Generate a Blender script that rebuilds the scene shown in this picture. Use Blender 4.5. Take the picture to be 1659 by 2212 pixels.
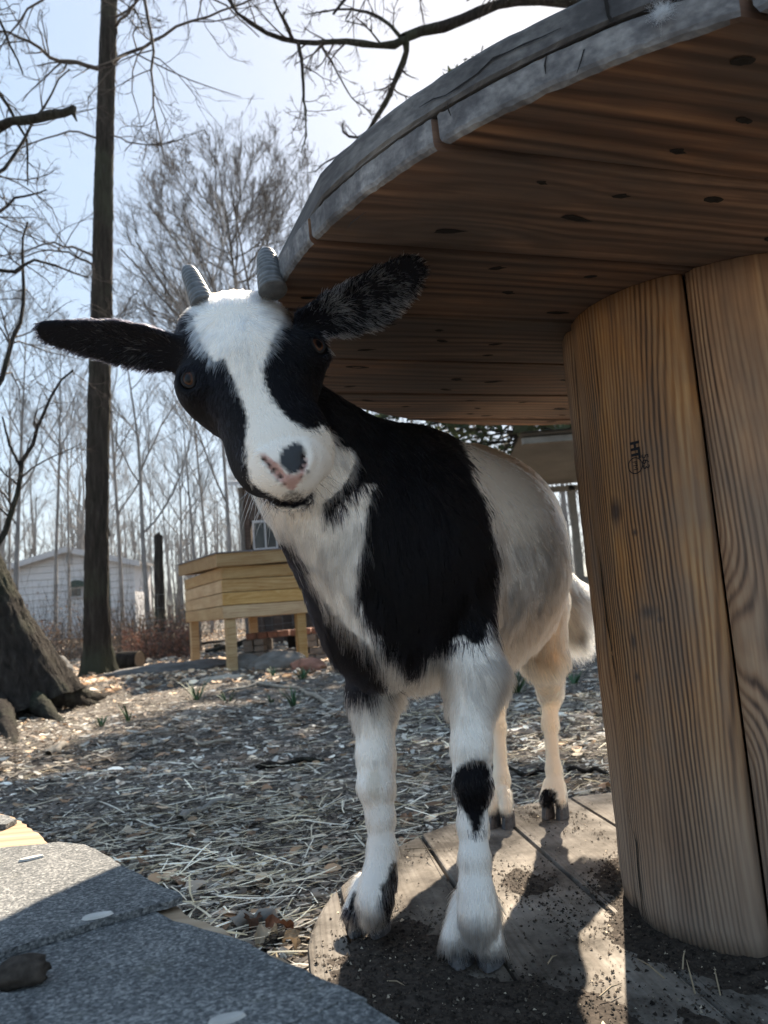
import bpy, math, random
import numpy as np
from math import pi, sin, cos, radians
from mathutils import Vector, Matrix

random.seed(7)
RNG = np.random.default_rng(7)
for o in list(bpy.data.objects):
    bpy.data.objects.remove(o)
SC = bpy.context.scene
COL = SC.collection

# ---------------------------------------------------------------- camera, sky, sun, exposure
CAM_H = 0.396                      # metres above the boards the goat stands on
PITCH, ROLL, FPX = 0.126, 0.0771, 1657.7
R_ = np.array([cos(ROLL), sin(ROLL) * sin(PITCH), -sin(ROLL) * cos(PITCH)])
U_ = np.array([sin(ROLL), -cos(ROLL) * sin(PITCH), cos(ROLL) * cos(PITCH)])
F_ = np.array([0, cos(PITCH), sin(PITCH)])
cam = bpy.data.cameras.new('camera')
camo = bpy.data.objects.new('camera', cam)
COL.objects.link(camo)
camo.matrix_world = Matrix(((R_[0], U_[0], -F_[0], 0), (R_[1], U_[1], -F_[1], 0), (R_[2], U_[2], -F_[2], CAM_H), (0, 0, 0, 1)))
cam.sensor_fit = 'VERTICAL'
cam.sensor_height = 36
cam.lens = FPX / 2212 * 36
cam.clip_start = 0.02
cam.clip_end = 2000
cam.dof.use_dof = True
cam.dof.focus_distance = 0.78
cam.dof.aperture_fstop = 11.5
SC.camera = camo
SC.render.resolution_x, SC.render.resolution_y = 768, 1024

SUN_AZ, SUN_EL = radians(16.0), radians(40.0)      # behind the goat, a little to the right
world = bpy.data.worlds.new('World')
SC.world = world
world.use_nodes = True
wn = world.node_tree
bg = wn.nodes['Background']
sky = wn.nodes.new('ShaderNodeTexSky')
sky.sky_type = 'NISHITA'
sky.sun_disc = False
sky.sun_elevation = SUN_EL
sky.sun_rotation = SUN_AZ
sky.altitude = 100
sky.air_density = 1.0
sky.dust_density = 0.6
sky.ozone_density = 2.0
gam = wn.nodes.new('ShaderNodeGamma')          # thin high haze: evens the whole sky out
gam.inputs[1].default_value = 0.17
wn.links.new(sky.outputs[0], gam.inputs[0])
hs_ = wn.nodes.new('ShaderNodeHueSaturation')
hs_.inputs['Saturation'].default_value = 2.9
wn.links.new(gam.outputs[0], hs_.inputs['Color'])
wn.links.new(hs_.outputs[0], bg.inputs[0])
bg.inputs[1].default_value = 0.108
sun = bpy.data.lights.new('sun', 'SUN')
suno = bpy.data.objects.new('sun', sun)
COL.objects.link(suno)
sun.energy = 2.4
sun.angle = radians(0.6)
sun.color = (1.0, 0.86, 0.68)
sd = Vector((sin(SUN_AZ) * cos(SUN_EL), cos(SUN_AZ) * cos(SUN_EL), sin(SUN_EL)))
suno.rotation_euler = sd.to_track_quat('Z', 'Y').to_euler()
SC.view_settings.view_transform = 'Standard'
SC.view_settings.look = 'None'
SC.view_settings.exposure = 2.85
SC.view_settings.gamma = 1.0
SC.render.engine = 'CYCLES'
SC.cycles.max_bounces = 10
SC.cycles.diffuse_bounces = 4
SC.cycles.glossy_bounces = 4
SC.cycles.transmission_bounces = 6
SC.cycles.transparent_max_bounces = 6
SC.cycles.sample_clamp_indirect = 6
SC.cycles_curves.shape = 'RIBBONS'
SC.cycles_curves.subdivisions = 2

# ---------------------------------------------------------------- helpers
O3 = np.array([0, 0, CAM_H])


def ray(px, py):
    """direction of sight for a point given in 1659 x 2212 units (planning aid for real positions)"""
    x = (px - 829.5) / FPX
    y = -(py - 1106) / FPX
    return R_ * x + U_ * y + F_


def W(px, py, y):
    d = ray(px, py)
    return O3 + d * (y / d[1])


def Zp(px, py, z):
    d = ray(px, py)
    return O3 + d * ((z - CAM_H) / d[2])


def proj(P):
    Q = np.asarray(P) - O3
    f = Q @ F_
    return np.stack([829.5 + FPX * (Q @ R_) / f, 1106 - FPX * (Q @ U_) / f], -1)


def tag(o, label=None, cat=None, group=None, kind=None):
    if label: o['label'] = label
    if cat: o['category'] = cat
    if group: o['group'] = group
    if kind: o['kind'] = kind
    return o


def link(name, me, mat=None, parent=None):
    o = bpy.data.objects.new(name, me)
    COL.objects.link(o)
    if mat is not None and me is not None and not me.materials:
        me.materials.append(mat)
    if parent is not None:
        o.parent = parent
    return o


def empty(name, loc, rz=0):
    o = bpy.data.objects.new(name, None)
    COL.objects.link(o)
    o.location = loc
    o.rotation_euler = (0, 0, rz)
    o.empty_display_size = .05
    return o


def mesh_np(name, V, Fc, smooth=False, col=None):
    """V (n,3), Fc (m,k) constant k or list of lists; col (n,4) point colours"""
    me = bpy.data.meshes.new(name)
    if isinstance(Fc, np.ndarray):
        me.vertices.add(len(V))
        me.vertices.foreach_set('co', np.asarray(V, np.float32).ravel())
        m, k = Fc.shape
        me.loops.add(m * k)
        me.loops.foreach_set('vertex_index', Fc.astype(np.int32).ravel())
        me.polygons.add(m)
        me.polygons.foreach_set('loop_start', np.arange(0, m * k, k, dtype=np.int32))
        me.update(calc_edges=True)
    else:
        me.from_pydata([tuple(v) for v in V], [], Fc)
        me.update()
    if smooth:
        me.polygons.foreach_set('use_smooth', np.ones(len(me.polygons), bool))
    if col is not None:
        a = me.color_attributes.new('Col', 'FLOAT_COLOR', 'POINT')
        a.data.foreach_set('color', np.asarray(col, np.float32).ravel())
    return me


class MB:
    def __init__(s):
        s.v, s.f = [], []

    def add(s, V, Fc):
        n = len(s.v)
        s.v += [tuple(map(float, p)) for p in V]
        s.f += [[int(i) + n for i in f] for f in Fc]
        return s

    def box(s, lo, hi, M=None, bev=0.0):
        (x0, y0, z0), (x1, y1, z1) = lo, hi
        if bev:
            b = bev
            P = []
            for (x, sx) in ((x0, 1), (x1, -1)):
                for (y, sy) in ((y0, 1), (y1, -1)):
                    for (z, sz) in ((z0, 1), (z1, -1)):
                        P += [(x, y + sy * b, z + sz * b), (x + sx * b, y, z + sz * b), (x + sx * b, y + sy * b, z)]
            I = lambda i, j, k, a: ((i * 2 + j) * 2 + k) * 3 + a
            Fc = []
            for i in (0, 1): Fc.append([I(i, 0, 0, 0), I(i, 1, 0, 0), I(i, 1, 1, 0), I(i, 0, 1, 0)])
            for j in (0, 1): Fc.append([I(0, j, 0, 1), I(1, j, 0, 1), I(1, j, 1, 1), I(0, j, 1, 1)])
            for k in (0, 1): Fc.append([I(0, 0, k, 2), I(1, 0, k, 2), I(1, 1, k, 2), I(0, 1, k, 2)])
            for i in (0, 1):
                for j in (0, 1): Fc.append([I(i, j, 0, 0), I(i, j, 1, 0), I(i, j, 1, 1), I(i, j, 0, 1)])
            for i in (0, 1):
                for k in (0, 1): Fc.append([I(i, 0, k, 0), I(i, 1, k, 0), I(i, 1, k, 2), I(i, 0, k, 2)])
            for j in (0, 1):
                for k in (0, 1): Fc.append([I(0, j, k, 1), I(1, j, k, 1), I(1, j, k, 2), I(0, j, k, 2)])
            for i in (0, 1):
                for j in (0, 1):
                    for k in (0, 1): Fc.append([I(i, j, k, 0), I(i, j, k, 1), I(i, j, k, 2)])
        else:
            P = [(x0, y0, z0), (x1, y0, z0), (x1, y1, z0), (x0, y1, z0), (x0, y0, z1), (x1, y0, z1), (x1, y1, z1), (x0, y1, z1)]
            Fc = [(0, 3, 2, 1), (4, 5, 6, 7), (0, 1, 5, 4), (1, 2, 6, 5), (2, 3, 7, 6), (3, 0, 4, 7)]
        if M is not None:
            P = [M @ Vector(p) for p in P]
        return s.add(P, Fc)

    def tube(s, pts, rad, n=8, cap=True):
        pts = [np.array(p, float) for p in pts]
        if not hasattr(rad, '__len__'): rad = [rad] * len(pts)
        V = []
        t0 = pts[1] - pts[0]
        up = np.array([0, 0, 1.]) if abs(t0[2]) < .9 * np.linalg.norm(t0) else np.array([1., 0, 0])
        for i, p in enumerate(pts):
            t = pts[min(i + 1, len(pts) - 1)] - pts[max(i - 1, 0)]
            t /= np.linalg.norm(t) + 1e-9
            a = np.cross(t, up); a /= np.linalg.norm(a) + 1e-9
            b = np.cross(t, a)
            up = np.cross(a, t)
            for k in range(n):
                q = 2 * pi * k / n
                V.append(p + rad[i] * (cos(q) * a + sin(q) * b))
        Fc = [[i * n + k, i * n + (k + 1) % n, (i + 1) * n + (k + 1) % n, (i + 1) * n + k] for i in range(len(pts) - 1) for k in range(n)]
        if cap:
            Fc += [list(range(n))[::-1], [(len(pts) - 1) * n + k for k in range(n)]]
        return s.add(V, Fc)

    def build(s, name, mat, parent=None, smooth=False):
        me = bpy.data.meshes.new(name)
        me.from_pydata(s.v, [], s.f)
        import bmesh
        bm = bmesh.new(); bm.from_mesh(me)
        bmesh.ops.recalc_face_normals(bm, faces=bm.faces)
        bm.to_mesh(me); bm.free()
        if smooth: me.polygons.foreach_set('use_smooth', np.ones(len(me.polygons), bool))
        return link(name, me, mat, parent)


def vnoise(P, s, seed=0):
    """cheap smooth pseudo-noise in about -1..1 for points (n,3)"""
    P = np.asarray(P) * s
    r = np.random.default_rng(seed)
    out = 0
    for k in range(5):
        d = r.normal(size=P.shape[-1]); d /= np.linalg.norm(d)
        d2 = r.normal(size=P.shape[-1]); d2 /= np.linalg.norm(d2)
        f = 1 + .45 * k
        out = out + np.sin(P @ d * f * 2 + r.uniform(0, 6) + 1.3 * np.sin(P @ d2 * f * 1.7 + r.uniform(0, 6))) / (1 + .3 * k)
    return out / 2.6


# ---------------------------------------------------------------- materials
class NT:
    def __init__(s, name):
        s.m = bpy.data.materials.new(name)
        s.m.use_nodes = True
        s.t = s.m.node_tree
        s.p = s.t.nodes['Principled BSDF']
        s.out = s.t.nodes['Material Output']

    def n(s, typ, ins=None, **kw):
        nd = s.t.nodes.new('ShaderNode' + typ)
        for k, v in kw.items(): setattr(nd, k, v)
        for k, v in (ins or {}).items():
            sock = nd.inputs[k]
            if isinstance(v, bpy.types.NodeSocket): s.t.links.new(v, sock)
            elif v is not None:
                sock.default_value = v
        return nd

    def set(s, **kw):
        for k, v in kw.items():
            sock = s.p.inputs[k.replace('_', ' ')]
            if isinstance(v, bpy.types.NodeSocket): s.t.links.new(v, sock)
            else: sock.default_value = v
        return s

    def ramp(s, fac, stops, interp='LINEAR'):
        nd = s.n('ValToRGB', {0: fac})
        e = nd.color_ramp.elements
        nd.color_ramp.interpolation = interp
        while len(e) < len(stops): e.new(.5)
        for el, (p, c) in zip(e, stops):
            el.position = p
            if not hasattr(c, '__len__'): c = (c, c, c)
            el.color = tuple(c) + (1,)
        return nd.outputs[0]

    def math(s, op, a, b=0.0, c=0.0, clamp=False):
        return s.n('Math', {0: a, 1: b, 2: c}, operation=op, use_clamp=clamp).outputs[0]

    def mix(s, f, a, b, mode='MIX'):
        c4 = lambda v: v if isinstance(v, bpy.types.NodeSocket) or len(v) == 4 else tuple(v) + (1,)
        return s.n('Mix', {0: f, 6: c4(a), 7: c4(b)}, data_type='RGBA', blend_type=mode).outputs[2]

    def coords(s, scale=(1, 1, 1), which='Object', rnd=True):
        v = s.n('TexCoord').outputs[which]
        if rnd:
            r = s.n('ObjectInfo').outputs['Random']
            off = s.n('CombineXYZ', {0: s.math('MULTIPLY', r, 37.), 1: s.math('MULTIPLY', r, 91.), 2: s.math('MULTIPLY', r, 53.)}).outputs[0]
            v = s.n('VectorMath', {0: v, 1: off}, operation='ADD').outputs[0]
        if scale != (1, 1, 1):
            v = s.n('VectorMath', {0: v, 1: scale}, operation='MULTIPLY').outputs[0]
        return v

    def noise(s, vec, scale, detail=4, rough=.55, dist=0.0):
        return s.n('TexNoise', {'Vector': vec, 'Scale': scale, 'Detail': detail, 'Roughness': rough, 'Distortion': dist}).outputs[0]

    def bump(s, h, dist, strength=1.0, normal=None):
        nd = s.n('Bump', {'Height': h, 'Distance': dist, 'Strength': strength})
        if normal is not None: s.t.links.new(normal, nd.inputs['Normal'])
        return nd.outputs[0]


def wood(name, dark, mid, light, ring=42.0, grey=None, greyamt=0.0, bump=.0012, rough=.75, knots=True, dirt=0.0, ridge=1.0, worldz=None, spots=(), con=1.0, blotch=.55):
    """board material: grain runs along local X, growth rings across local Y (and Z)"""
    t = NT(name)
    v = t.coords()
    wob = t.n('TexNoise', {'Vector': t.n('VectorMath', {0: v, 1: (1.3, 5, 5)}, operation='MULTIPLY').outputs[0], 'Scale': 1.0, 'Detail': 1.0}).outputs[0]
    sep = t.n('SeparateXYZ', {0: v})
    yy = t.math('ADD', sep.outputs[1], t.math('MULTIPLY', sep.outputs[2], .6))
    yy = t.math('ADD', yy, t.math('MULTIPLY', wob, .085))
    if knots:
        kv = t.n('VectorMath', {0: v, 1: (2.2, 6.5, 6.5)}, operation='MULTIPLY').outputs[0]
        kd = t.n('TexVoronoi', {'Vector': kv, 'Scale': 1.0}, feature='F1').outputs['Distance']
        near = t.ramp(kd, [(0.0, 1.0), (.32, 0.0)], 'EASE')
        yy = t.math('ADD', yy, t.math('MULTIPLY', near, .05))
    ph = t.math('MULTIPLY', yy, ring * 2 * pi)
    fine = t.noise(t.n('VectorMath', {0: v, 1: (6, 190, 190)}, operation='MULTIPLY').outputs[0], 1.0, 3, .6)
    med = t.noise(t.n('VectorMath', {0: v, 1: (2.5, 40, 40)}, operation='MULTIPLY').outputs[0], 1.0, 3, .6)
    rings = t.math('MULTIPLY_ADD', t.math('SINE', t.math('ADD', ph, t.math('MULTIPLY', med, 9.0))), .5, .5)
    rings = t.math('POWER', rings, 1.6)
    brk = t.ramp(t.noise(t.n('VectorMath', {0: v, 1: (1.6, 16, 16)}, operation='MULTIPLY').outputs[0], 1.0, 3, .6), [(.34, .15), (.66, 1.0)])
    rings = t.math('MULTIPLY', rings, brk)
    g = t.math('ADD', t.math('MULTIPLY', rings, .38 * ridge), t.math('ADD', t.math('MULTIPLY', fine, .35), t.math('MULTIPLY', med, .45)))
    c = t.ramp(g, [(.46 - .26 / con, light), (.46, mid), (.46 + .34 / con, dark)])
    blot = t.noise(t.n('VectorMath', {0: v, 1: (4, 9, 9)}, operation='MULTIPLY').outputs[0], 1.0, 5, .65)
    c = t.mix(t.ramp(blot, [(.40, 0.0), (.66, blotch)]), c, dark, 'MIX')
    tone = t.n('ObjectInfo').outputs['Random']
    c = t.n('HueSaturation', {'Hue': .5, 'Saturation': t.math('MULTIPLY_ADD', t.math('FRACT', t.math('MULTIPLY', tone, 7.3)), .35, .85), 'Value': t.math('MULTIPLY_ADD', tone, .55, .72), 'Color': c}).outputs[0]
    if knots:
        kk = t.ramp(kd, [(.035, 1.0), (.085, 0.0)])
        c = t.mix(t.math('MULTIPLY', kk, .85), c, tuple(x * .35 for x in dark))
    for (sx_, sy_, sz_, rx_, ry_) in spots:
        dv = t.n('VectorMath', {0: t.n('VectorMath', {0: t.n('TexCoord').outputs['Object'], 1: (sx_, sy_, sz_)}, operation='SUBTRACT').outputs[0], 1: (1 / rx_, 1 / ry_, 1 / ry_)}, operation='MULTIPLY').outputs[0]
        ln = t.n('VectorMath', {0: dv}, operation='LENGTH').outputs[1]
        ln = t.math('ADD', ln, t.math('MULTIPLY', t.math('SUBTRACT', med, .5), 1.4))
        c = t.mix(t.ramp(ln, [(.25, .95), (1.0, 0.0)]), c, (.045, .014, .006))
    if grey is not None:
        f = t.ramp(t.math('ADD', blot, t.math('MULTIPLY', med, .5)), [(.55 - greyamt * .5, 0.0), (.95 - greyamt * .5, 1.0)])
        f = t.math('MULTIPLY', f, min(1.0, .4 + greyamt))
        gcol = t.mix(t.ramp(g, [(.2, 0.0), (.9, 1.0)]), grey, tuple(x * .4 for x in grey))
        if worldz is not None:
            z = t.n('SeparateXYZ', {0: t.n('NewGeometry').outputs['Position']}).outputs[2]
            zz = t.math('ADD', z, t.math('MULTIPLY', t.math('SUBTRACT', blot, .5), .35))
            zf = t.n('MapRange', {0: zz, 1: worldz[0], 2: worldz[1], 3: 1.0, 4: 0.0}).outputs[0]
            f = t.math('MAXIMUM', f, t.math('MULTIPLY', zf, .93))
        c = t.mix(f, c, gcol)
    if dirt:
        d = t.noise(t.coords((1, 1, 1), rnd=False), 7.0, 8, .7)
        c = t.mix(t.ramp(d, [(.62 - .25 * dirt, 0.0), (.72 - .1 * dirt, dirt)]), c, (.035, .028, .022))
    t.set(Base_Color=c, Roughness=rough, Normal=t.bump(t.math('SUBTRACT', t.math('MULTIPLY', g, -1.0), 0.0), bump))
    t.p.inputs['Specular IOR Level'].default_value = .25
    return t.m


M_rim = wood('weathered_grey_wood', (.045, .045, .050), (.150, .150, .157), (.31, .31, .31), ring=20, bump=.0016, knots=False, rough=.85, ridge=.25, con=1.6, blotch=.7)
M_under = wood('underside_wood', (.026, .015, .012), (.155, .085, .055), (.42, .26, .16), con=.85, blotch=.75, ring=55, grey=(.20, .17, .15), greyamt=.08, bump=.0010)
M_stave = wood('stave_wood', (.095, .040, .018), (.54, .285, .135), (.80, .54, .30), ring=150, grey=(.33, .30, .265), greyamt=.10, bump=.0020, worldz=(-.04, .42), con=1.1, blotch=.45, ridge=1.15, knots=True)
SPOTS = []
_cx, _cy, _rc = .4612, 1.0098, .1973
for (px_, py_, rx_, ry_) in ((1330, 1105, .020, .014), (1372, 1150, .006, .006), (1402, 1322, .012, .020), (1425, 1338, .006, .008), (1368, 1385, .014, .008), (1376, 1462, .008, .006)):
    d_ = R_ * ((px_ - 829.5) / FPX) - U_ * ((py_ - 1106) / FPX) + F_
    A_ = d_[0] ** 2 + d_[1] ** 2; B_ = -2 * (d_[0] * _cx + d_[1] * _cy); C_ = _cx ** 2 + _cy ** 2 - _rc ** 2
    t_ = (-B_ - math.sqrt(B_ * B_ - 4 * A_ * C_)) / (2 * A_)
    q_ = d_ * t_
    SPOTS.append((q_[2] + CAM_H, -(q_[1] - _cy), q_[0] - _cx, rx_, ry_))
M_stave_knot = wood('knotty_stave_wood', (.095, .040, .018), (.54, .285, .135), (.80, .54, .30), ring=150, grey=(.33, .30, .265), greyamt=.10, bump=.0020, worldz=(-.04, .42), con=1.1, blotch=.45, ridge=1.25, knots=False, spots=SPOTS)
M_base = wood('base_board_wood', (.11, .095, .08), (.25, .225, .195), (.36, .335, .30), ring=110, ridge=.4, bump=.0008, knots=False, dirt=.95, rough=.9)
M_pine = wood('new_pine_wood', (.30, .17, .075), (.46, .32, .17), (.56, .42, .25), ring=60, bump=.0008)
M_ply = wood('old_plywood', (.28, .19, .12), (.46, .34, .23), (.60, .48, .36), ring=45, bump=.0015, knots=False)
M_shedwood = wood('brown_shed_wood', (.03, .022, .018), (.07, .05, .042), (.11, .085, .07), ring=30, bump=.001)


def plain(name, col, rough=.7, metal=0.0, var=.25, scale=20.0, bump=0.0, spec=.4):
    t = NT(name)
    nz = t.noise(t.coords(), scale, 5, .6)
    lo = tuple(c * (1 - var) for c in col); hi = tuple(min(1, c * (1 + var)) for c in col)
    t.set(Base_Color=t.ramp(nz, [(.3, lo), (.7, hi)]), Roughness=rough, Metallic=metal)
    t.p.inputs['Specular IOR Level'].default_value = spec
    if bump: t.set(Normal=t.bump(nz, bump))
    return t.m


def vcol(name, rough=.8, mul=1.0, trans=0.0):
    t = NT(name)
    a = t.n('VertexColor', layer_name='Col').outputs[0]
    t.set(Base_Color=a, Roughness=rough)
    t.p.inputs['Specular IOR Level'].default_value = .25
    if trans:
        tr = t.n('BsdfTranslucent', {0: a})
        mx = t.n('MixShader', {0: trans, 1: t.p.outputs[0], 2: tr.outputs[0]})
        t.t.links.new(mx.outputs[0], t.out.inputs[0])
    return t.m


M_hole = plain('nail_hole_dark', (.012, .010, .009), .9)
M_nail = plain('rusty_nail', (.05, .035, .028), .6, .5)
M_ink = plain('stamp_ink', (.018, .018, .022), .9)
M_bark = None
# ---------------------------------------------------------------- the big cable spool table
CX, CY, RF, RC, HT_ = .4612, 1.0098, .5951, .1973, .7556
TL = .0274                                                 # thickness of one board layer


def disc_plank(name, ang, d0, d1, z0, z1, mat, parent, cham_lo=0.0, cham_hi=0.0, seed=0, R=RF):
    """one board of a round flange: the strip between offsets d0..d1, cut to the circle; local X is the grain"""
    rr = random.Random(seed)
    g = .0016
    d0 += g + rr.uniform(0, .0012); d1 -= g + rr.uniform(0, .0012)
    lim = R - .004
    d0 = max(d0, -lim); d1 = min(d1, lim)
    if d1 - d0 < .01: return None
    a0, a1 = math.asin(d0 / R), math.asin(d1 / R)
    n = 34
    out = []
    for i in range(n + 1):
        a = a0 + (a1 - a0) * i / n
        out.append((R * cos(a), R * sin(a)))
    for i in range(n + 1):
        a = a1 + (a0 - a1) * i / n
        out.append((-R * cos(a), R * sin(a)))
    out = np.array(out)
    wob = 1 + .0005 * np.array([rr.gauss(0, 1) for _ in out])[:, None]
    out = out * wob
    cen = out.mean(0)
    # sub-divide the profile: chamfered / worn edges
    rings = []
    th = z1 - z0
    def inset(q):
        r = np.hypot(out[:, 0], out[:, 1])[:, None]
        p = out * (1 - q / r)
        sgn = np.sign(out[:, 1:2] - cen[1])
        e = min(q, .0025)
        edge0 = np.abs(out[:, 1] - d0) < 1e-6
        p[:, 1] = np.clip(p[:, 1], d0 + e * .8, d1 - e * .8)
        return p
    prof = []
    if cham_lo: prof += [(z0, cham_lo), (z0 + cham_lo * .45, cham_lo * .35), (z0 + cham_lo * 1.05, 0.0005)]
    else: prof += [(z0, .0022), (z0 + .0022, 0)]
    if cham_hi: prof += [(z1 - cham_hi, 0), (z1 - cham_hi * .3, cham_hi * .3), (z1, cham_hi)]
    else: prof += [(z1 - .0022, 0), (z1, .0022)]
    V = []
    for (z, q) in prof:
        p = inset(q)
        j = np.array([rr.gauss(0, 1) for _ in range(len(out))]) * (.0004 if 0 < q else .0001)
        V += [(x, y, z + jj) for (x, y), jj in zip(p, j)]
    m = len(out)
    Fc = [[i * m + k, i * m + (k + 1) % m, (i + 1) * m + (k + 1) % m, (i + 1) * m + k] for i in range(len(prof) - 1) for k in range(m)]
    Fc += [list(range(m))[::-1], [(len(prof) - 1) * m + k for k in range(m)]]
    b = MB(); b.add(V, Fc)
    o = b.build(name, mat, parent)
    o.rotation_euler = (0, 0, ang)
    return o


spool = empty('cable_spool', (CX, CY, 0))
tag(spool, 'giant wooden cable spool with a round plank top over the goat', 'cable spool')
ANG = radians(17.5)
nrm = np.array([-sin(ANG), cos(ANG)])
c_off = float(nrm @ np.array([CX, CY]))                     # so that offsets match the board joints
edges = [.353 + .1685 * k for k in range(-1, 7)]
eo = [-RF] + [e - c_off for e in edges if -RF < e - c_off < RF] + [RF]
under = []
for i in range(len(eo) - 1):
    o = disc_plank('plank', ANG, eo[i], eo[i + 1], HT_, HT_ + TL - .0008, M_under, spool, cham_lo=.0052, seed=i)
    if o:
        o.data.materials.append(M_rim)
        # the weathered rim faces are grey, the sheltered underside is brown
        for p in o.data.polygons:
            c = p.center
            if math.hypot(c.x, c.y) > RF - .03 and abs(p.normal.z) < .9 and p.area < .01: p.material_index = 1
        under.append((o, eo[i], eo[i + 1]))
ANG2 = ANG + pi / 2 + radians(4)
e2 = [-RF] + [-.455 + .1685 * k + .03 for k in range(0, 7)] + [RF]
for i in range(len(e2) - 1):
    if e2[i] >= RF: break
    disc_plank('plank', ANG2, e2[i], min(e2[i + 1], RF), HT_ + TL + .0008, HT_ + 2 * TL, M_rim, spool, cham_hi=.004, seed=40 + i, R=RF + .002)
# bottom flange: one visible layer of boards on a cross layer
ANG3 = radians(-81.5)
n3 = np.array([-sin(ANG3), cos(ANG3)])
c3 = float(n3 @ np.array([CX, CY]))
offA = float(n3 @ np.array([.039, 1.29])); offB = float(n3 @ np.array([.218, 1.19]))
sp = abs(offB - offA)
e3 = sorted([offB - c3 + sp * k for k in range(-5, 6)])
e3 = [-RF] + [e for e in e3 if -RF + .02 < e < RF - .02] + [RF]
for i in range(len(e3) - 1):
    disc_plank('plank', ANG3, e3[i], e3[i + 1], -TL, 0.0 - .0015 * (i % 3 == 1), M_base, spool, cham_hi=.005, seed=80 + i)
for i in range(len(e2) - 1):
    if e2[i] >= RF: break
    disc_plank('plank', ANG3 + pi / 2, e2[i], min(e2[i + 1], RF), -2 * TL - .004, -TL - .001, M_base, spool, cham_lo=.004, seed=120 + i, R=RF - .004)

# nail holes: pairs across every underside board, on a few rings, as torn dark pits with a nail head deep inside
def nail_mesh(r, seed):
    rr = random.Random(seed)
    b = MB()
    n = 10
    e0 = rr.uniform(1.0, 1.9)
    ring = lambda rad, z, e: [(rad * e * e0 * cos(2 * pi * k / n) * rr.uniform(.7, 1.3), rad * sin(2 * pi * k / n) * rr.uniform(.65, 1.2), z) for k in range(n)]
    V = ring(r, 0, 1.5) + ring(r * .72, -.0004, 1.4) + ring(r * .4, .0001, 1)
    Fc = [[i * n + k, i * n + (k + 1) % n, (i + 1) * n + (k + 1) % n, (i + 1) * n + k] for i in range(2) for k in range(n)] + [[2 * n + k for k in range(n)]]
    b.add(V, Fc)
    return b
nm = [nail_mesh(.0052, s).build('nail', M_hole, spool).data for s in range(4)]
for o in [o for o in spool.children if o.name.startswith('nail')]:
    bpy.data.objects.remove(o)
rr = random.Random(5)
for (o, a, b_) in under:
    w = b_ - a
    x = -RF + .05
    while x < RF:
        for q in (.22, .50, .78):
            if w < .12 and q == .50: continue
            px, py = x + rr.uniform(-.035, .035), a + w * (q + rr.uniform(-.05, .05))
            if math.hypot(px, py) < RF - .035 and math.hypot(px, py) > RC + .02 and rr.random() < .62:
                k = link('nail', nm[rr.randrange(4)], None, o)
                k.location = (px, py, HT_ - .0006)
                k.rotation_euler = (0, 0, rr.uniform(-.4, .4))
                s_ = rr.uniform(.7, 1.35); k.scale = (s_, s_ * rr.uniform(.7, 1), 1)
        x += rr.uniform(.085, .125)

# core: six wide staves
gaps = [-121, -61, -1, 59, 119, 180]
core_objs = []
for i in range(6):
    a0, a1 = gaps[i], gaps[(i + 1) % 6]
    if i == 5: a0, a1 = 180, 239
    a0 = radians(a0 + .55); a1 = radians(a1 - .55)
    na, nz = 16, 26
    th = .034
    V = []
    rs = random.Random(200 + i)
    tw = rs.uniform(-.002, .002)
    def rad(a, outer):
        f = (a - a0) / (a1 - a0)
        e = .007 * max(0, 1 - min(f, 1 - f) * 14) ** 1.6       # eased board corners
        flat = RC * (1 - .33 * (1 - cos((a - (a0 + a1) / 2))))  # a board, only a little rounder than flat
        return (flat - e) if outer else flat - th
    for lay in (1, 0):
        for iz in range(nz + 1):
            z = iz / nz * HT_
            for ia in range(na + 1):
                a = a0 + (a1 - a0) * ia / na
                r_ = rad(a, lay)
                if lay: r_ += .0006 * sin(a * 60 + z * 5) + .0004 * rs.gauss(0, 1)
                if lay and iz == 0: r_ -= .003
                V.append((z - .0005 if iz == nz else z + .0005, -r_ * sin(a), r_ * cos(a)))
    # local frame: X = world up (grain), so world (x,y,z) = (localZ, -localY, localX)
    m = na + 1
    L = (nz + 1) * m
    Fc = []
    for lay in (0, 1):
        for iz in range(nz):
            for ia in range(na):
                q = lay * L + iz * m + ia
                Fc.append([q, q + 1, q + 1 + m, q + m])
    for iz in range(nz):
        for ia in (0, na):
            q = iz * m + ia
            Fc.append([q, q + m, q + m + L, q + L])
    for iz in (0, nz):
        for ia in range(na):
            q = iz * m + ia
            Fc.append([q, q + 1, q + 1 + L, q + L])
    b = MB(); b.add(V, Fc)
    o = b.build('stave', M_stave_knot if i == 5 else M_stave, spool, smooth=False)
    o.matrix_local = Matrix(((0, 0, 1, 0), (0, -1, 0, 0), (1, 0, 0, 0), (0, 0, 0, 1)))
    for p in o.data.polygons: p.use_smooth = abs(p.normal.x) < .5
    core_objs.append(o)
drum = MB(); drum.tube([(0, 0, .002), (0, 0, HT_ - .002)], RC * .80, 24).build('drum', M_hole, spool)

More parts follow.
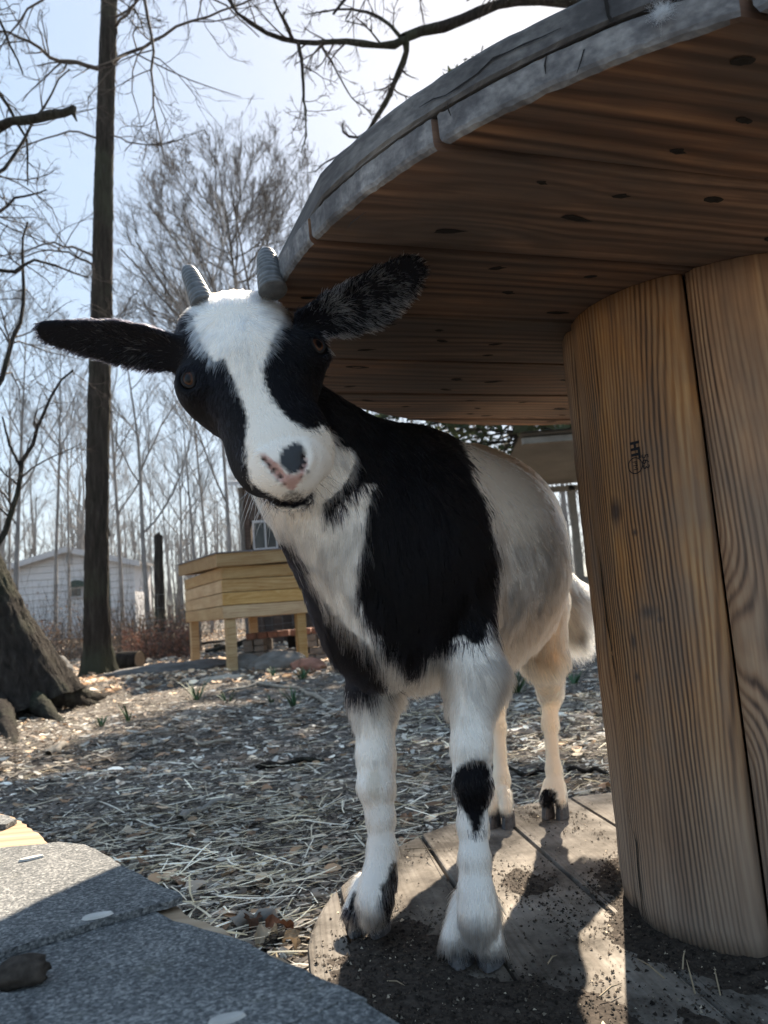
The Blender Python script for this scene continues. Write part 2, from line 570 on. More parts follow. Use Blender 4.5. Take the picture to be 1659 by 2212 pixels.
# printed heat-treatment stamp on the stave facing left
def stamp_text(body, ang, z, size, bold=0.0, parent=None):
    cu = bpy.data.curves.new('stamp', 'FONT')
    cu.body = body; cu.size = size; cu.align_x = 'CENTER'; cu.align_y = 'CENTER'; cu.offset = bold; cu.resolution_u = 2
    to = bpy.data.objects.new('tmp', cu); COL.objects.link(to)
    dg = bpy.context.evaluated_depsgraph_get()
    me = bpy.data.meshes.new_from_object(to.evaluated_get(dg))
    bpy.data.objects.remove(to)
    # wrap on the stave: text x runs down, text y runs to the right seen from outside (towards larger angle)
    vs = np.array([v.co[:] for v in me.vertices])
    ac = radians(ang)
    mid = radians((180 + 239) / 2 - 360)
    a = ac + (vs[:, 1]) / RC
    r_ = RC * (1 - .33 * (1 - np.cos(a - mid))) + .0012
    P = np.stack([r_ * np.cos(a), r_ * np.sin(a), z - vs[:, 0]], 1)
    me.vertices.foreach_set('co', P.astype(np.float32).ravel())
    me.name = 'stamp'
    me.materials.clear(); me.materials.append(M_ink)
    return me
# stamp position: first stave left of the dark gap
def stave_pt(px, py):
    d = ray(px, py); dx, dy = d[0], d[1]
    A = dx * dx + dy * dy; B = -2 * (dx * CX + dy * CY); Cc = CX ** 2 + CY ** 2 - RC ** 2
    t = (-B - math.sqrt(B * B - 4 * A * Cc)) / (2 * A)
    p = O3 + d * t
    return math.degrees(math.atan2(p[1] - CY, p[0] - CX)), p[2]
st = core_objs[5]
def put_stamp(body, px, py, size, bold=0.0):
    a, z = stave_pt(px, py)
    me = stamp_text(body, a, z, size, bold)
    o = link('stamp', me, None, st)
    o.matrix_parent_inverse = st.matrix_local.inverted()
    return o
put_stamp('HT', 1372, 972, .0155, .0009)
put_stamp('PM', 1373, 1006, .0088)
put_stamp('563', 1394, 997, .0125)
a, z = stave_pt(1373, 1006)
ringb = MB()
mid_ = radians((180 + 239) / 2 - 360)
V, Fc = [], []
for k in range(28):
    q = 2 * pi * k / 28
    for rr_ in (.0088, .0100):
        aa = radians(a) + rr_ * sin(q) / RC
        r_ = RC * (1 - .33 * (1 - cos(aa - mid_))) + .0012
        V.append((r_ * cos(aa), r_ * sin(aa), z - rr_ * cos(q)))
Fc = [[2 * k, 2 * k + 1, (2 * k + 3) % 56, (2 * k + 2) % 56] for k in range(28)]
ringb.add(V, Fc)
ro = ringb.build('stamp', M_ink, st)
ro.matrix_parent_inverse = st.matrix_local.inverted()
# weather cracks in the same stave
def crack(pts, ws):
    V = []
    for (x, y), w_ in zip(pts, ws):
        a_, z_ = stave_pt(x, y); am = radians(a_)
        for q in (-1, 1):
            aa = am + q * w_ / RC
            r_ = RC * (1 - .33 * (1 - cos(aa - mid_))) + .0010
            V.append((r_ * cos(aa), r_ * sin(aa), z_))
    b = MB(); b.add(V, [[2 * k, 2 * k + 1, 2 * k + 3, 2 * k + 2] for k in range(len(pts) - 1)])
    o = b.build('crack', M_hole, st); o.matrix_parent_inverse = st.matrix_local.inverted()
crack([(1284, 1178), (1289, 1200), (1293, 1225), (1296, 1262), (1301, 1300), (1306, 1345), (1316, 1395), (1322, 1440), (1333, 1500)], [.0003, .0012, .0020, .0030, .0022, .0026, .0014, .0010, .0002])
crack([(1362, 1790), (1372, 1820), (1374, 1870), (1380, 1930), (1386, 1985)], [.0003, .0014, .0018, .0016, .0010])
crack([(1345, 1700), (1350, 1760), (1362, 1790)], [.0002, .0008, .0003])
# cracks and a butt joint in the rim boards
def rim_crack(pts, ws, R0, par):
    V = []
    for k, ((x, y), w_) in enumerate(zip(pts, ws)):
        d = ray(x, y)
        A = d[0] ** 2 + d[1] ** 2; B = -2 * (d[0] * CX + d[1] * CY); Cc = CX ** 2 + CY ** 2 - R0 ** 2
        q = O3 + d * ((-B - math.sqrt(B * B - 4 * A * Cc)) / (2 * A))
        x2, y2 = pts[min(k + 1, len(pts) - 1)]; x1, y1 = pts[max(k - 1, 0)]
        steep = abs(y2 - y1) > 1.2 * abs(x2 - x1)
        a_ = math.atan2(q[1] - CY, q[0] - CX)
        for sg in (-1, 1):
            aa = a_ + (sg * w_ / R0 if steep else 0)
            V.append((R0 * cos(aa), R0 * sin(aa), q[2] + (0 if steep else sg * w_)))
    b = MB(); b.add(V, [[2 * k, 2 * k + 1, 2 * k + 3, 2 * k + 2] for k in range(len(pts) - 1)])
    return b.build('crack', M_hole, par)
RT = RF + .0031
rim_crack([(905, 232), (935, 214), (962, 206), (990, 188), (1030, 160), (1065, 126), (1098, 112), (1130, 96), (1170, 80), (1212, 60)], [.0002, .0006, .0004, .0009, .0007, .0010, .0005, .0008, .0005, .0002], RT, spool)
rim_crack([(1306, -12), (1311, 12), (1314, 34), (1322, 46)], [.0010, .0014, .0010, .0014], RT, spool)
rim_crack([(967, 222), (969, 238), (974, 250)], [.0003, .0007, .0003], RT, spool)
rim_crack([(1181, 118), (1177, 140), (1179, 160)], [.0005, .0008, .0003], RF + .0016, spool)
rim_crack([(1262, 106), (1255, 132), (1246, 158)], [.0007, .0006, .0003], RF + .0016, spool)
rim_crack([(745, 500), (760, 480), (790, 458)], [.0002, .0006, .0002], RF + .0016, spool)
# ---------------------------------------------------------------- shingled roof of the low hut in the foreground
ZS = .20
t = NT('roofing_granules')
v = t.coords(which='Object', rnd=False)
gr = t.n('TexVoronoi', {'Vector': v, 'Scale': 620.0}).outputs
gcol = t.n('SeparateColor', {0: gr['Color']}).outputs[0]
big = t.noise(v, 22.0, 5, .65)
nn = t.noise(v, 330.0, 3, .6)
mixv = t.math('ADD', t.math('MULTIPLY', gcol, .35), t.math('ADD', t.math('MULTIPLY', nn, .8), t.math('MULTIPLY', big, .35)))
c = t.ramp(mixv, [(.40, (.022, .024, .026)), (.66, (.080, .085, .088)), (.84, (.16, .163, .163)), (.98, (.30, .30, .29))])
moss = t.ramp(t.noise(v, 9.0, 5, .7), [(.56, 0.0), (.72, .45)])
c = t.mix(moss, c, (.10, .095, .055))
t.set(Base_Color=c, Roughness=.85, Normal=t.bump(mixv, .0016, 1.0))
M_shingle = t.m

hut = empty('low_hut', (-.55, .35, ZS))
tag(hut, 'low hut with grey shingled roof at the bottom left corner', 'hut')
def edge_pt(zx, zy, z=ZS): return Zp(.44 * zx, 1393.6 + .44 * zy, z)[:2]
# outline of deck and courses, metres
E_ = [edge_pt(*p) for p in [(-300, 735), (0, 820), (90, 850), (280, 985), (480, 1030), (660, 1130), (890, 1250), (1400, 1520), (1659, 1650), (2000, 1830), (2500, 2110)]]
def slab(name, pts, z0, z1, mat, parent, tilt=None, jag=.0):
    r2 = random.Random(len(pts) * 7 + int(abs(z0) * 1e4))
    P = []
    pts = [np.array(p[:2]) for p in pts]
    for a, b in zip(pts, pts[1:] + pts[:1]):
        n = max(1, int(np.linalg.norm(b - a) / .012))
        for k in range(n):
            q = a + (b - a) * k / n
            if jag: q = q + np.array([r2.gauss(0, jag), r2.gauss(0, jag)])
            P.append(q)
    m = len(P)
    tz = (lambda q: 0) if tilt is None else tilt
    V = [(q[0] - hut.location.x, q[1] - hut.location.y, z0 + tz(q) - ZS) for q in P] + [(q[0] - hut.location.x, q[1] - hut.location.y, z1 + tz(q) - ZS) for q in P]
    b = MB(); b.add(V, [[k, (k + 1) % m, (k + 1) % m + m, k + m] for k in range(m)] + [list(range(m))[::-1], [m + k for k in range(m)]])
    return b.build(name, mat, parent)
L0, L1 = (-1.6, 1.0), (-1.6, -.35)
front = (.26, -.35)
deck_edge = [edge_pt(0, 812), edge_pt(95, 848), edge_pt(285, 985), edge_pt(700, 1150), edge_pt(905, 1292), edge_pt(1180, 1420), edge_pt(1500, 1580)]
deck_pts = [L0, ] + [p + np.array([0.0, .002]) for p in deck_edge] + [edge_pt(1900, 1790), edge_pt(2600, 2200), L1]
slab('roof_deck', deck_pts, ZS - .030, ZS - .004, M_ply, hut, jag=.0012)
# upper torn strip
s0 = [(-1.6, 1.02), edge_pt(-200, 800), edge_pt(40, 845), edge_pt(85, 862), edge_pt(30, 885), edge_pt(-200, 900), (-1.6, .96)]
slab('shingle', s0, ZS - .003, ZS + .0015, M_shingle, hut, jag=.0018)
def ext(p, q, x=-1.6): return (x, float(np.clip(p[1] + (q[1] - p[1]) * (x - p[0]) / (q[0] - p[0]), -.34, 1.0)))
# middle course: bounded by its thick drooping front edge
s1 = [ext(edge_pt(280, 990), edge_pt(0, 1018)), edge_pt(0, 1018), edge_pt(280, 990), edge_pt(420, 1000), edge_pt(500, 1040), edge_pt(560, 1085), edge_pt(660, 1135), edge_pt(800, 1215), edge_pt(880, 1242), edge_pt(888, 1262),
      edge_pt(830, 1290), edge_pt(750, 1306), edge_pt(400, 1412), edge_pt(0, 1545), ext(edge_pt(400, 1412), edge_pt(0, 1545))]
slab('shingle', s1, ZS - .0005, ZS + .0042, M_shingle, hut, jag=.0009)
s2 = [ext(edge_pt(400, 1370), edge_pt(0, 1490)), edge_pt(0, 1490), edge_pt(400, 1370), edge_pt(745, 1290), edge_pt(860, 1345), edge_pt(1150, 1430), edge_pt(1400, 1545), edge_pt(1659, 1660), edge_pt(1800, 1725),
      edge_pt(1659, 1745), edge_pt(1400, 1862), edge_pt(1100, 2020), edge_pt(500, 2400), (-1.59, -.33)]
slab('shingle', s2, ZS - .0038, ZS - .0008, M_shingle, hut, jag=.0009)
s3 = [edge_pt(1790, 1735), edge_pt(2500, 2140), (-.3, -.34), (-1.6, -.345), edge_pt(500, 2300), edge_pt(1100, 1990), edge_pt(1400, 1835), edge_pt(1659, 1722)]
slab('shingle', s3, ZS - .0036, ZS - .0060 + .0046, M_shingle, hut, jag=.0009)
s4 = [edge_pt(-700, 1680), edge_pt(60, 1745), edge_pt(95, 1790), edge_pt(135, 1900), edge_pt(150, 2050), edge_pt(-700, 2300)]
slab('shingle', s4, ZS - .0002, ZS + .0032, M_shingle, hut, jag=.0009)
# hut walls under the deck
wl = MB(); wl.box((-.95, -.62, -.29), (.20, -.02, -.031)); wo = wl.build('wall', M_shedwood, hut)
# light oval chips lying on the roofing
M_chip = plain('pale_chip', (.55, .53, .50), .8, bump=.0003)
def chip(px, py, size, asp, rz, lab):
    p = Zp(px, py, ZS + .004)
    b = MB(); n = 14
    rc = random.Random(int(px))
    V = [(size * cos(2 * pi * k / n) * rc.uniform(.9, 1.08), size * asp * sin(2 * pi * k / n) * rc.uniform(.88, 1.1), 0) for k in range(n)]
    V += [(x * .86, y * .86, .0016) for x, y, _ in V]
    b.add(V, [[k, (k + 1) % n, (k + 1) % n + n, k + n] for k in range(n)] + [list(range(n))[::-1], [n + k for k in range(n)]])
    o = b.build('wood_chip', M_chip)
    o.location = (p[0], p[1], ZS + .0046); o.rotation_euler = (0, 0, rz)
    tag(o, lab, 'wood chip')
chip(67, 1857, .011, .38, .5, 'pale oval wood chip on the sunlit part of the hut roof')
chip(210, 1982, .011, .42, .35, 'pale oval wood chip at the shaded lap between two shingles')
chip(490, 2206, .009, .45, .3, 'pale wood chip on the hut roof at the bottom edge')
# dark clod on the roof
def lump(name, loc, r, seed, mat, scale=(1, 1, 1), n=3, amp=.28, freq=1.6, parent=None):
    import bmesh
    bm = bmesh.new(); bmesh.ops.create_icosphere(bm, subdivisions=n, radius=1)
    P = np.array([v.co[:] for v in bm.verts])
    k = 1 + amp * vnoise(P, freq, seed) + amp * .4 * vnoise(P, freq * 3, seed + 1)
    P = P * k[:, None] * r * np.array(scale)
    for v, p in zip(bm.verts, P): v.co = p
    me = bpy.data.meshes.new(name); bm.to_mesh(me); bm.free()
    me.polygons.foreach_set('use_smooth', np.ones(len(me.polygons), bool))
    o = link(name, me, mat, parent); o.location = loc
    return o
M_dirt = plain('dark_dirt', (.050, .041, .034), .95, var=.6, scale=120, bump=.0012, spec=.15)
p = Zp(50, 2124, ZS)
o = lump('dirt_clod', (p[0], p[1], ZS + .006), .012, 3, M_dirt, (1.25, .8, .62)); o.rotation_euler = (0, 0, .4)
tag(o, 'dark brown clod of dirt on the grey shingles in the bottom left corner', 'clod')
# ---------------------------------------------------------------- ground
ZG = -.066


def gz(x, y):
    x = np.asarray(x, float); y = np.asarray(y, float)
    P = np.stack([x, y, 0 * x], -1)
    r = np.hypot(x - CX, y - CY)
    far = np.clip((np.hypot(x, y) - 1.2) / 4, 0, 1)
    h = .012 * vnoise(P, 1.6, 1) + .006 * vnoise(P, 5.5, 2) * np.clip(4 / (np.hypot(x, y) + .5), .15, 1) + far * .035 * vnoise(P, .5, 3)
    h = h * np.clip((r - .5) / .5, .1, 1)
    h = h + .012 * np.clip(np.hypot(x, y) - 9, 0, 60)                       # the wood rises a little towards the back
    h = h - .035 * np.exp(-(((x + 1.3) / 1.1) ** 2 + ((y - 2.95 - .12 * x) / .16) ** 2))   # shallow rut
    return ZG - .008 + h


def gw(px, py, lift=0.0):
    """ground point seen at a picture position"""
    d = ray(px, py); t = (ZG - CAM_H) / d[2]
    for _ in range(12):
        p = O3 + d * t
        t += (float(gz(p[0], p[1])) - p[2]) / d[2] * .8
    p = O3 + d * t
    return np.array([p[0], p[1], float(gz(p[0], p[1])) + lift])


us = np.concatenate([np.linspace(-1, 1, 260)])
sx = np.sinh(us * 5.2) / np.sinh(5.2) * 420
sy = np.concatenate([-np.geomspace(400, 2.2, 20), np.linspace(-2, .6, 18)[:-1], np.geomspace(.6, 14, 300)[:-1], np.geomspace(14, 480, 70)])
gx, gy = np.meshgrid(sx, sy)
V = np.stack([gx.ravel(), gy.ravel(), gz(gx.ravel(), gy.ravel())], 1)
nx, ny = len(sx), len(sy)
i = (np.arange(ny - 1)[:, None] * nx + np.arange(nx - 1)[None]).ravel()
Fq = np.stack([i, i + 1, i + 1 + nx, i + nx], 1)
t = NT('mulch_ground')
v = t.coords(rnd=False)
n1 = t.noise(v, 1.6, 6, .6); n2 = t.noise(v, 34.0, 6, .7); n3_ = t.n('TexVoronoi', {'Vector': t.n('VectorMath', {0: v, 1: (1, .55, 1)}, operation='MULTIPLY').outputs[0], 'Scale': 75.0}).outputs['Color']
n3_ = t.n('SeparateColor', {0: n3_}).outputs[0]
mixv = t.math('ADD', t.math('MULTIPLY', n2, .6), t.math('ADD', t.math('MULTIPLY', n1, .35), t.math('MULTIPLY', n3_, .22)))
c = t.ramp(mixv, [(.36, (.026, .022, .019)), (.56, (.09, .079, .068)), (.72, (.20, .18, .16)), (.85, (.32, .30, .27))])
t.set(Base_Color=c, Roughness=.95, Normal=t.bump(mixv, .012, .9))
t.p.inputs['Specular IOR Level'].default_value = .15
M_ground = t.m
g = link('ground', mesh_np('ground', V, Fq, True), M_ground); tag(g, kind='structure')

# ---------------------------------------------------------------- litter
M_lit = vcol('litter', .85, trans=.15)


def scatter_xy(n, y0, y1, rng, power=1.0, xw=.62):
    """points over the ground, denser near the front"""
    u = rng.random(n)
    y = (y0 ** (1 - power) + u * (y1 ** (1 - power) - y0 ** (1 - power))) ** (1 / (1 - power)) if power != 1 else y0 * (y1 / y0) ** u
    x = (rng.random(n) * 2 - 1) * (y * xw + .5) - .1
    return x, y


def keep_ground(x, y):
    return (np.hypot(x - CX, y - CY) > RF * .97) & ~((x < .25) & (y < .30)) & ~((x < -.28) & (y < .35))


def strips(n, y0, y1, L, Wd, lift, cols, seed, curl=.3, power=1.4, name='litter', noz=False, xy=None, elev=.12):
    """n small curved flakes / straws, 3 segments each"""
    r = np.random.default_rng(seed)
    x, y = scatter_xy(n, y0, y1, r, power) if xy is None else xy
    k = keep_ground(x, y)
    x, y = x[k], y[k]; n = len(x)
    a = r.uniform(0, 2 * pi, n)
    # straw tends to lie sideways
    a = np.where(r.random(n) < .55, r.normal(.15, .45, n), a)
    ln = L[0] + (L[1] - L[0]) * r.random(n) ** 1.7
    wd = ln * 0 + Wd[0] + (Wd[1] - Wd[0]) * r.random(n)
    wd = np.minimum(wd, ln * .9)
    z = gz(x, y) + lift * r.random(n)
    el = r.normal(0, elev, n)
    d = np.stack([np.cos(a) * np.cos(el), np.sin(a) * np.cos(el), np.sin(el)], 1)
    s = np.stack([-np.sin(a), np.cos(a), r.normal(0, .35, n)], 1)
    s /= np.linalg.norm(s, axis=1)[:, None]
    up = np.cross(d, s)
    bend = r.normal(0, curl, n)
    bs = r.normal(0, curl * .6, n)
    V = np.zeros((n, 4, 2, 3))
    for j, f in enumerate((-.5, -.17, .17, .5)):
        c_ = np.stack([x, y, z], 1) + d * (ln * f)[:, None] + up * (bend * ln * (f * f - .1))[:, None] + s * (bs * ln * (f * f))[:, None]
        wj = wd * (1.0, .95, .95, .55)[j] * (.5 if (j in (0, 3) and Wd[1] > .006) else 1) * .5
        V[:, j, 0] = c_ - s * wj[:, None]
        V[:, j, 1] = c_ + s * wj[:, None]
    idx = (np.arange(n) * 8)[:, None]
    F = np.concatenate([np.stack([idx[:, 0] + 2 * j, idx[:, 0] + 2 * j + 1, idx[:, 0] + 2 * j + 3, idx[:, 0] + 2 * j + 2], 1) for j in range(3)])
    cols = np.array(cols)
    cc = cols[r.integers(0, len(cols), n)] * 1.65 * r.uniform(.8, 2.1, (n, 1)) * (1 + .35 * vnoise(np.stack([x, y, 0 * x], 1), 2.2, 900))[:, None]
    C = np.concatenate([np.repeat(cc, 8, 0), np.ones((n * 8, 1))], 1)
    return V.reshape(-1, 3), F, C


GREYS = [(.135, .118, .100), (.095, .080, .066), (.20, .185, .16), (.06, .048, .038), (.29, .275, .245), (.035, .03, .026), (.10, .082, .068), (.03, .025, .022)]
STRAW = [(.36, .32, .24), (.46, .43, .36), (.28, .24, .16), (.40, .37, .29), (.24, .21, .16)]
LEAF = [(.22, .15, .095), (.30, .22, .15), (.15, .095, .06), (.34, .28, .21), (.24, .20, .16), (.12, .08, .055)]
def lay(name, parts, mat, label, cat='litter'):
    Vs, Fs, Cs, o = [], [], [], 0
    for V, F, C in parts:
        Vs.append(V); Fs.append(F + o); Cs.append(C); o += len(V)
    ob = link(name, mesh_np(name, np.concatenate(Vs), np.concatenate(Fs), False, np.concatenate(Cs)), mat)
    tag(ob, label, cat, kind='stuff')
    return ob
lay('wood_chips', [strips(120000, .75, 9, (.006, .030), (.003, .011), .010, GREYS, 11, .4),
                   strips(16000, 2.5, 16, (.03, .08), (.008, .02), .02, GREYS, 12, .4, power=.8)], M_lit, 'grey shredded wood chips covering the ground around the spool', 'wood chips')
# straw is thick between the hut and the goat
r = np.random.default_rng(5)
n = 2600
q = r.random(n)
hx = np.where(q < .75, r.normal(-.38, .28, n), r.uniform(-1.4, .9, n)); hy = np.where(q < .75, r.normal(1.55, .42, n), r.uniform(1.2, 4.5, n))
lay('straw', [strips(n, 0, 0, (.03, .15), (.0016, .0038), .022, STRAW, 21, .16, xy=(hx, hy), elev=.10),
              strips(3200, 0, 0, (.03, .12), (.0018, .004), .02, STRAW, 23, .2, xy=(r.uniform(-.1, 2.4, 3200), r.uniform(1.6, 3.6, 3200))),  # extra straw added behind the spool to bounce light up under its top
              strips(5200, .9, 7, (.015, .07), (.0014, .003), .014, STRAW, 22, .25, power=1.1)], M_lit, 'pale yellow straw scattered over the wood chips near the spool, with more added behind it to bounce light', 'straw')
lay('fallen_leaves', [strips(2600, .9, 8, (.02, .055), (.014, .032), .014, LEAF, 31, .7, power=1.0),
                      strips(16000, 6, 26, (.04, .10), (.03, .07), .03, [tuple(c * 1.25 for c in l) for l in LEAF], 32, .7, power=.6)], M_lit, 'dry brown fallen leaves lying on the ground', 'leaves')

# dirt heaped on the boards round the core and in front of the hooves
def heap_h(x, y):
    P = np.stack([x, y, 0 * x], -1)
    r_ = np.hypot(x - CX, y - CY)
    nz = vnoise(P, 9, 51) * .5 + vnoise(P, 26, 52) * .25 + vnoise(P, 70, 53) * .12
    th = np.arctan2(y - CY, x - CX)
    core_ = np.exp(-np.clip(r_ - RC, 0, 1) / .055) * (1.15 + .3 * np.sin(th * 3 + 1.0)) - .55
    low = np.exp(-(((x - .06) / .16) ** 2 + ((y - .68) / .19) ** 2)) * 1.3 - .42
    low2 = np.exp(-(((x + .015) / .075) ** 2 + ((y - .90) / .13) ** 2)) * .95 - .35
    low3 = np.exp(-(((x - .17) / .05) ** 2 + ((y - 1.13) / .06) ** 2)) * .5 - .38
    low4 = low3
    k = np.maximum.reduce([core_, low, low2, low3, low4]) + .42 * nz
    return k
gx, gy = np.meshgrid(np.linspace(-.14, 1.06, 420), np.linspace(.41, 1.61, 420))
k = heap_h(gx.ravel(), gy.ravel())
P = np.stack([gx.ravel(), gy.ravel(), 0 * gx.ravel()], 1)
h = np.clip(k, -.08, 1.2)
z = h * .008 - .0002 + np.clip(h, 0, 1) * (.0022 * vnoise(P, 90, 61) + .0016 * vnoise(P, 200, 62)) + .0004
inside = (np.hypot(gx.ravel() - CX, gy.ravel() - CY) < RF - .012)
V = np.stack([gx.ravel(), gy.ravel(), z], 1)
nx = 420
i = (np.arange(nx - 1)[:, None] * nx + np.arange(nx - 1)[None]).ravel()
Fq = np.stack([i, i + 1, i + 1 + nx, i + nx], 1)
ok = ((k > -.07) & inside)[Fq].all(1)
Fq = Fq[ok]
used = np.unique(Fq); remap = np.zeros(len(V), int); remap[used] = np.arange(len(used))
dh = link('dirt', mesh_np('dirt', V[used], remap[Fq], True), M_dirt)
tag(dh, 'dark dirt heaped round the spool core and trodden over its base boards', 'dirt', kind='stuff')
# crumbs
r = np.random.default_rng(77)
n = 170000
x = r.uniform(-.13, .75, n); y = r.uniform(.42, 1.55, n)
kk = heap_h(x, y)
pr = np.clip(.02 + np.clip(kk + .32, 0, .5) * 1.5, 0, 1) * (r.random(n) < .6)
ok = (r.random(n) < pr) & (np.hypot(x - CX, y - CY) < RF - .01) & (np.hypot(x - CX, y - CY) > RC)
x, y, kk = x[ok], y[ok], kk[ok]
n = len(x)
z0 = np.clip(kk, 0, 1.2) * .009 + .0006
T = np.array([(1, 0, -.4), (-.5, .87, -.4), (-.5, -.87, -.4), (0, 0, 1.)])
s = (.0006 + .0022 * r.random(n) ** 3.0)
Rm = r.normal(size=(n, 4, 3)) * .25 + T
a = r.uniform(0, 6.28, n)
ca, sa = np.cos(a), np.sin(a)
Vx = Rm[..., 0] * ca[:, None] - Rm[..., 1] * sa[:, None]; Vy = Rm[..., 0] * sa[:, None] + Rm[..., 1] * ca[:, None]
V = np.stack([x[:, None] + Vx * s[:, None], y[:, None] + Vy * s[:, None], z0[:, None] + (Rm[..., 2] * .7 + .3) * s[:, None]], -1).reshape(-1, 3)
b = np.arange(n)[:, None] * 4
F = np.concatenate([b + np.array(q) for q in ((0, 1, 3), (1, 2, 3), (2, 0, 3))])
cc = np.where(r.random(n) < .955, 0, 1)
base = np.array([(.045, .036, .029), (.30, .26, .20)])[cc] * r.uniform(.4, 1.9, (n, 1)) ** 1.3
cr = link('crumbs', mesh_np('crumbs', V, F, False, np.concatenate([np.repeat(base, 4, 0), np.ones((n * 4, 1))], 1)), M_lit)
tag(cr, 'crumbs of soil and bark scattered on the spool base boards', 'crumbs', kind='stuff')
M_sprig = plain('dry_sprig', (.30, .24, .16), .8)
STALK = iter(['leaning dry stalk in the dirt left of the spool core foot', 'upright dry stalk in the dirt below the spool core', 'rightmost upright dry stalk in the dirt below the core', 'short dry stalk poking up against the spool core', 'bent dry stalk lying near the bottom edge right of the hooves', 'stub of straw just below the right front hoof', 'short straw on the sunlit dirt below the left front hoof', 'pale straw lying between the front legs beyond the hooves', 'short pale straw crossing the board gap behind the front legs'])
for (px, py, L, rz, el) in [(1430, 2110, .030, 2.2, .3), (1500, 2140, .026, 1.6, 1.1), (1555, 2145, .022, 1.5, 1.2), (1475, 2090, .018, .9, .8), (1300, 2150, .03, .6, .05), (1185, 2080, .02, .9, .02), (840, 2120, .022, -.7, .05), (880, 1835, .05, -.35, .03), (925, 1850, .02, -1.1, .05)]:
    q = Zp(px, py, .006)
    b = MB(); d = np.array([cos(rz) * cos(el), sin(rz) * cos(el), sin(el)])
    b.tube([q - d * .1 * L, q + d * L * .5 + np.array([0, .001, .002]), q + d * L], [.0009, .0008, .0003], 5)
    o = b.build('straw_stalk', M_sprig)
    tag(o, next(STALK), 'stalk', group='short dry stalks on the spool base')
# ---------------------------------------------------------------- the goat
# head frame (x: towards the goat's left ear, a: towards the nose, n: out of the face)
fdir = ray(540, 790); fdir = fdir / np.linalg.norm(fdir)
e_r = R_ - fdir * (R_ @ fdir); e_r /= np.linalg.norm(e_r)
e_u = np.cross(e_r, fdir)
ph = radians(15.5)
yaw = radians(4)
hx_ = cos(ph) * e_r + sin(ph) * e_u
up_ = -sin(ph) * e_r + cos(ph) * e_u
hx_ = cos(yaw) * hx_ + sin(yaw) * fdir
fd2 = np.cross(up_, hx_) * 1.0
if fd2 @ fdir < 0: fd2 = -fd2
th_ = radians(50)
HA = -cos(th_) * up_ - sin(th_) * fd2
HN = sin(th_) * up_ - cos(th_) * fd2
H0 = W(533, 762, .745)


HS, AP, AM = 1.19, .86, 1.30          # overall head scale, muzzle and poll lengths
def hl(x, a, n): return H0 + HS * (hx_ * x + HA * (a * (AP if a > 0 else AM)) + HN * n)
def todl(P):
    Q = (P - H0) / HS
    a = Q @ HA
    return np.stack([Q @ hx_, np.where(a > 0, a / AP, a / AM), Q @ HN], -1)


VX = .0030
lo = np.array([-.40, .60, -.012]); hi = np.array([.42, 1.62, .83])
dims = np.ceil((hi - lo) / VX).astype(int)
FLD = np.full(dims, .05, np.float32)


def region(bl, bh, m=.03):
    a = np.maximum(((np.asarray(bl) - m - lo) / VX).astype(int), 0)
    b = np.minimum(((np.asarray(bh) + m - lo) / VX).astype(int) + 1, dims)
    sl = tuple(slice(a[i], b[i]) for i in range(3))
    g = [lo[i] + VX * np.arange(a[i], b[i], dtype=np.float32) for i in range(3)]
    X, Y, Z = np.meshgrid(*g, indexing='ij', copy=False)
    return sl, X.astype(np.float32), Y.astype(np.float32), Z.astype(np.float32)


def smin(a, b, k):
    h = np.clip(.5 + .5 * (b - a) / k, 0, 1)
    return b + (a - b) * h - k * h * (1 - h)


def add(sl, d, k=.015): FLD[sl] = smin(FLD[sl], d, k)
def cut(sl, d, k=.004): FLD[sl] = -smin(-FLD[sl], d, k)


def cone(a, b, ra, rb, k=.018, sub=False, sq=None):
    """rounded cone between points; sq=(axis, factor): squashed across that axis"""
    a = np.asarray(a, float); b = np.asarray(b, float)
    r = max(ra, rb)
    sl, X, Y, Z = region(np.minimum(a, b) - r, np.maximum(a, b) + r, k + .004)
    px, py, pz = X - a[0], Y - a[1], Z - a[2]
    if sq is not None:
        ax, f = np.asarray(sq[0]) / np.linalg.norm(sq[0]), sq[1]
        q = (px * ax[0] + py * ax[1] + pz * ax[2]) * (1 / f - 1)
        bb = (b - a); qb = (bb @ ax) * (1 / f - 1); bb = bb + ax * qb
        px, py, pz = px + ax[0] * q, py + ax[1] * q, pz + ax[2] * q
    else: bb = b - a
    L2 = max(bb @ bb, 1e-9)
    h = np.clip((px * bb[0] + py * bb[1] + pz * bb[2]) / L2, 0, 1)
    d = np.sqrt((px - bb[0] * h) ** 2 + (py - bb[1] * h) ** 2 + (pz - bb[2] * h) ** 2) - (ra + (rb - ra) * h)
    if sq is not None and sq[1] < 1: d = d * (.5 + .5 * sq[1])
    (cut if sub else add)(sl, d, k)


def ell(c, r, axes=None, k=.018, sub=False):
    c = np.asarray(c, float); r = np.asarray(r, float)
    A = np.eye(3) if axes is None else np.array([v / np.linalg.norm(v) for v in axes])
    ext = np.sqrt(((A * r[:, None]) ** 2).sum(0))
    sl, X, Y, Z = region(c - ext, c + ext, k + .004)
    px, py, pz = X - c[0], Y - c[1], Z - c[2]
    q = [(px * A[i, 0] + py * A[i, 1] + pz * A[i, 2]) for i in range(3)]
    k0 = np.sqrt(sum((q[i] / r[i]) ** 2 for i in range(3)))
    k1 = np.sqrt(sum((q[i] / r[i] ** 2) ** 2 for i in range(3))) + 1e-6
    d = k0 * (k0 - 1) / k1
    (cut if sub else add)(sl, d, k)


Fg = np.array([-.393, -.92, 0]); Lg = np.array([.92, -.393, 0]); Ug = np.array([0, 0, 1.])
def body(s, l, z):
    """s metres back from the front hooves along the spine, l to the goat's left, z up"""
    return np.array([0.0, .945, 0]) - Fg * s + Lg * l + Ug * z
AX = (Fg, Lg, Ug)
